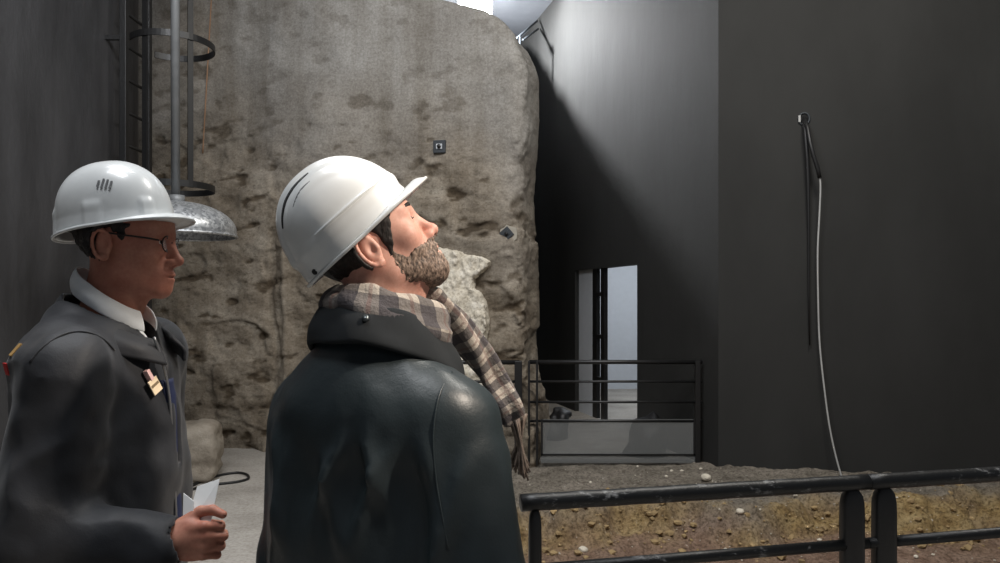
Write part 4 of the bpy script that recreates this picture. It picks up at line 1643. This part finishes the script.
# eyebrow over the lit eye
for s in (-1, 1):
    tube('eyebrow', [Vector(H2R @ np.array(p) + H2o) for p in ((0.095, 0.012 * s, 0.015), (0.092, 0.026 * s, 0.019), (0.083, 0.042 * s, 0.018), (0.073, 0.052 * s, 0.012))],
         [0.003, 0.0042, 0.0038, 0.002], M_HAIR, man2, 8)

hat2R = rot(HYAW, math.radians(43))
hat2o = to2((-0.256, 1.308, 1.660))
hat2, hfn2 = helmet(man2, hat2R, hat2o, 0.117, 0.112, 0.100, 0.146, 0.038, True, 'white ridged hard hat with a dark vent slot, tipped back')


def hat_strip(name, path, wd, mt, lift=0.0025):
    """thin strip lying on the helmet shell along (u, v) points"""
    U = np.array([p[0] for p in path]); Vv = np.array([p[1] for p in path])
    k = np.linspace(0, 1, 24)
    u = np.interp(k, np.linspace(0, 1, len(path)), U); v = np.interp(k, np.linspace(0, 1, len(path)), Vv)
    C = np.stack(hfn2(u[:, None], v[:, None]), -1)[:, 0]
    C2 = np.stack(hfn2(u[:, None] + 0.01, v[:, None]), -1)[:, 0]
    C3 = np.stack(hfn2(u[:, None], v[:, None] + 0.01), -1)[:, 0]
    N = np.cross(C2 - C, C3 - C); N /= np.linalg.norm(N, axis=1)[:, None] + 1e-9
    ctr_ = np.array(hat2o)
    N[((C - ctr_) * N).sum(1) < 0] *= -1
    T = np.gradient(C, axis=0); T /= np.linalg.norm(T, axis=1)[:, None]
    S = np.cross(N, T)
    bm = bmesh.new()
    rings = []
    for i in range(24):
        ww = wd * math.sin(math.pi * min(max((i + 1) / 25, 0.02), 0.98)) ** 0.5
        rings.append([bm.verts.new(C[i] + S[i] * ww * a + N[i] * (lift if b_ else -0.001)) for a, b_ in ((-1, 0), (-0.8, 1), (0.8, 1), (1, 0))])
    for A, B in zip(rings, rings[1:]):
        for q in range(3):
            bm.faces.new((A[q], A[q + 1], B[q + 1], B[q]))
    return bm_obj(name, bm, mt, hat2, True)


# -y side faces the camera: follow the edge of the raised band
uu, vv = np.meshgrid(np.linspace(0.45, 1.0, 160), np.linspace(0.02, 0.72, 120), indexing='ij')
W = np.stack(hfn2(uu, vv), -1)
Wl = (W.reshape(-1, 3) - np.array(hat2o)) @ hat2R
def uvat(x, y, zmin=0.0):
    d = (Wl[:, 0] - x) ** 2 + (Wl[:, 1] - y) ** 2 + np.where(Wl[:, 2] < zmin, 1, 0)
    i = int(d.argmin())
    return uu.ravel()[i], vv.ravel()[i]
hat_strip('vent_slot', [uvat(x, -0.041) for x in np.linspace(-0.085, 0.010, 9)], 0.0060, M_VENT)
hat_strip('groove', [uvat(x, -0.066) for x in np.linspace(-0.050, 0.000, 6)], 0.0022, M_HATGREY, 0.0015)
# raised rib above the brim
hat_strip('rib', [(u, 0.62) for u in np.linspace(0.66, 0.93, 12)], 0.0035, M_HAT, 0.0045)
hat_strip('size_tag', [(u, 0.80) for u in np.linspace(0.585, 0.600, 4)], 0.006, M_VENT)

for s_ in (-1, 1):
    tube('eyelash', [Vector(H2R @ np.array((0.0715 + 0.0155 * math.cos(q) , (0.0315 + 0.0150 * math.sin(q)) * s_, -0.0085 + 0.002 * math.cos(q))) + H2o)
                     for q in np.linspace(-0.75, 0.75, 8)], 0.0011, M_HAIR, man2, 6)
legs_and_shoes(man2)


def folds2(x, y, z):
    n = 0.010 * fbm(x * 6, y * 6, z * 3.5, 3, 23)
    # long soft drapes running down from the shoulders
    for y0, sl_, z1, z0, amp, sg in ((0.13, -0.25, 1.36, 1.10, 0.012, 0.020), (0.06, 0.20, 1.34, 1.05, 0.010, 0.022),
                                     (-0.01, -0.30, 1.33, 1.12, 0.013, 0.017), (-0.055, 0.25, 1.36, 1.15, 0.014, 0.015),
                                     (-0.100, -0.20, 1.37, 1.18, 0.016, 0.013), (-0.140, 0.30, 1.34, 1.14, 0.015, 0.013),
                                     (-0.185, -0.15, 1.36, 1.02, 0.012, 0.016), (-0.235, 0.15, 1.34, 1.08, 0.011, 0.016)):
        cy_ = y0 + sl_ * (1.35 - z) + 0.012 * vnoise(z * 9, z * 0 + y0 * 40, z * 0, 45)
        n = n - amp * np.exp(-((y - cy_) / sg) ** 2) * sstep(z1, z1 - 0.07, z) * sstep(z0 - 0.02, z0 + 0.12, z)
    b = vnoise(y * 7 - z * 4.5, x * 6, z * 5, 37)
    n = n - 0.007 * b * sstep(0.1, 0.5, b * b)
    return n


dims = [(ell((-0.01, 0, 1.17), (0.160, 0.205, 0.30)), 0.02), (cap((-0.03, -0.12, 1.345), (-0.03, 0.12, 1.345), 0.092), 0.08),
        (cap((-0.04, 0, 1.36), (-0.03, 0, 1.47), 0.105, 0.085), 0.10), (ell((0.0, 0, 0.98), (0.175, 0.215, 0.36)), 0.08)]
arms = []
for s in (-1, 1):
    arms += [(cap((-0.015, s * 0.160, 1.345), (-0.03, (0.200 if s > 0 else -0.246), 1.06), 0.080, 0.070), 0.05),
             (cap((-0.03, (0.200 if s > 0 else -0.246), 1.06), (0.06, s * 0.205, 0.88), 0.074, 0.058), 0.03)]
F = jacket_field(0.68, 0.0075, dims, arms, 5, folds2)
x, y, z = F.ax[0][:, None, None], F.ax[1][None, :, None], F.ax[2][None, None, :]
hole_ = np.sqrt((x + 0.015) ** 2 + y ** 2) - 0.075 - np.maximum(z - 1.46, 0) * 0.4
hole_ = np.maximum(hole_, 1.42 - z - np.clip(x, 0, 1) * 0.6)
F.F = smax(F.F, -hole_.astype(np.float32), 0.012)
F.F = np.maximum(F.F, (0.71 - z).astype(np.float32))
V, Q = F.mesh()
jk2 = link('jacket', raw_mesh('jacket', V, Q), M_JACKET2, man2)


def jc2(th):
    f_ = (1 - np.cos(th)) / 2
    return (0.088 + 0.030 * f_, 1.545 - 0.055 * f_ - 0.02 * f_ ** 3, 0.114 + 0.056 * f_, 1.480 - 0.080 * f_ - 0.03 * f_ ** 3,
            -0.022 + 0.012 * f_, 1.0 - 0.12 * f_)
col2 = ring_strip('collar', jc2, M_CORD, jk2, 0.012, wob=0.007, seed=24)
col2['label'] = 'dark corduroy collar'
sp2 = on_obj(jk2, [(452, 372), (441, 390), (435, 415), (433, 445), (436, 480), (442, 515), (448, 550)], 0.0004, man2)
if len(sp2) > 2:
    tube('armhole_seam', smooth_path(sp2, 4), 0.0018, M_JACKET2, jk2, 8)
sb = tube('snap_button', [(0, 0, 0), (0, 0, 0.004)], 0.006, M_SNAP, jk2, 14)
hc, hn = hit(col2, 366, 321)
if hc is not None:
    if hn.y > 0: hn = -hn
    M2i = world_matrix(man2).inverted()
    sb.location = M2i @ (hc + hn * 0.006)
    sb.rotation_euler = (M2i.to_3x3() @ hn.to_track_quat('Z', 'Y').to_matrix()).to_euler()

# scarf: a loop round the neck and a tail hanging in front of the chest
def loop_fn(U, V):
    th = U * 2 * np.pi
    ph = V * 2 * np.pi
    f_ = (1 - np.cos(th)) / 2
    r0 = 0.083 + 0.024 * f_
    cz = 1.538 - 0.045 * f_
    wob = 0.008 * vnoise(th * 2 + 4, np.cos(ph) * 2, np.sin(ph) * 2, 61) + 0.004 * np.sin(ph * 3 + th * 2)
    a_, b_ = 0.020 + wob, 0.036 + wob
    r = r0 + a_ * np.cos(ph)
    return -0.014 + 0.016 * f_ - r * np.cos(th), -r * np.sin(th), cz + b_ * np.sin(ph) + 0.012 * np.cos(ph) * -1
scarf = grid_obj('scarf', loop_fn, 96, 25, M_PLAID, man2, True)
scarf['label'] = 'grey and cream plaid wool scarf with brown fringe'
tail = [P(418, 292, 1.33), P(434, 306, 1.35), P(454, 322, 1.38), P(470, 343, 1.41), P(484, 364, 1.43), P(498, 388, 1.44), P(510, 408, 1.44), P(518, 424, 1.44)]
tl = [Vector(to2(p)) for p in tail]
tl = smooth_path(tl, 6)
T = np.array([list(p) for p in tl])
tang = np.gradient(T, axis=0); tang /= np.linalg.norm(tang, axis=1)[:, None]
view = np.array(to2((0, 0, 0)))[None, :] - T; view[:, 2] = 0
side = np.cross(tang, np.array((math.cos(-BYAW - 1.2), math.sin(-BYAW - 1.2), 0.0)))
side /= np.linalg.norm(side, axis=1)[:, None]
nor = np.cross(side, tang)
def tail_fn(U, V):
    k = U * (len(T) - 1)
    i0 = np.clip(np.floor(k).astype(int), 0, len(T) - 2); q = (k - i0)[..., None]
    C = T[i0] * (1 - q) + T[i0 + 1] * q
    S = side[i0]; N = nor[i0]
    ph = V * 2 * np.pi
    ends = np.sqrt(np.clip(U / 0.10, 0, 1)) * np.sqrt(np.clip((1 - U) / 0.04, 0.0, 1))
    wd = (0.034 - 0.012 * U) * ends
    th_ = (0.012 + 0.005 * np.sin(U * 17)) * ends
    wv = 0.006 * np.sin(ph * 3 + U * 8) * ends
    X = C + S * ((wd + wv) * np.cos(ph))[..., None] + N * ((th_ + wv) * np.sin(ph))[..., None]
    return X[..., 0], X[..., 1], X[..., 2]
grid_obj('scarf_tail', tail_fn, 60, 25, M_PLAID, scarf)
bm = bmesh.new()
rs = random.Random(9)
end = Vector(T[-1])
sv = Vector(side[-1])
for k in range(44):
    a = rs.uniform(-1, 1)
    p0 = end + sv * a * 0.019 + Vector(nor[-1]) * rs.uniform(-0.010, 0.010)
    out = world_matrix(man2).to_3x3().inverted() @ Vector((a * 0.036 + 0.008, rs.uniform(-0.012, 0.012), 0))
    L_ = rs.uniform(0.070, 0.105)
    p1 = p0 + out * 0.5 + Vector((0, 0, -L_ * 0.5)); p2 = p0 + out + Vector((0, 0, -L_))
    bm_tube(bm, smooth_path([p0 + Vector((0, 0, 0.012)), p1, p2], 3), 0.0021, 6)
fg = bm_obj('fringe', bm, M_FRINGE, scarf, True)
fg['kind'] = 'stuff'
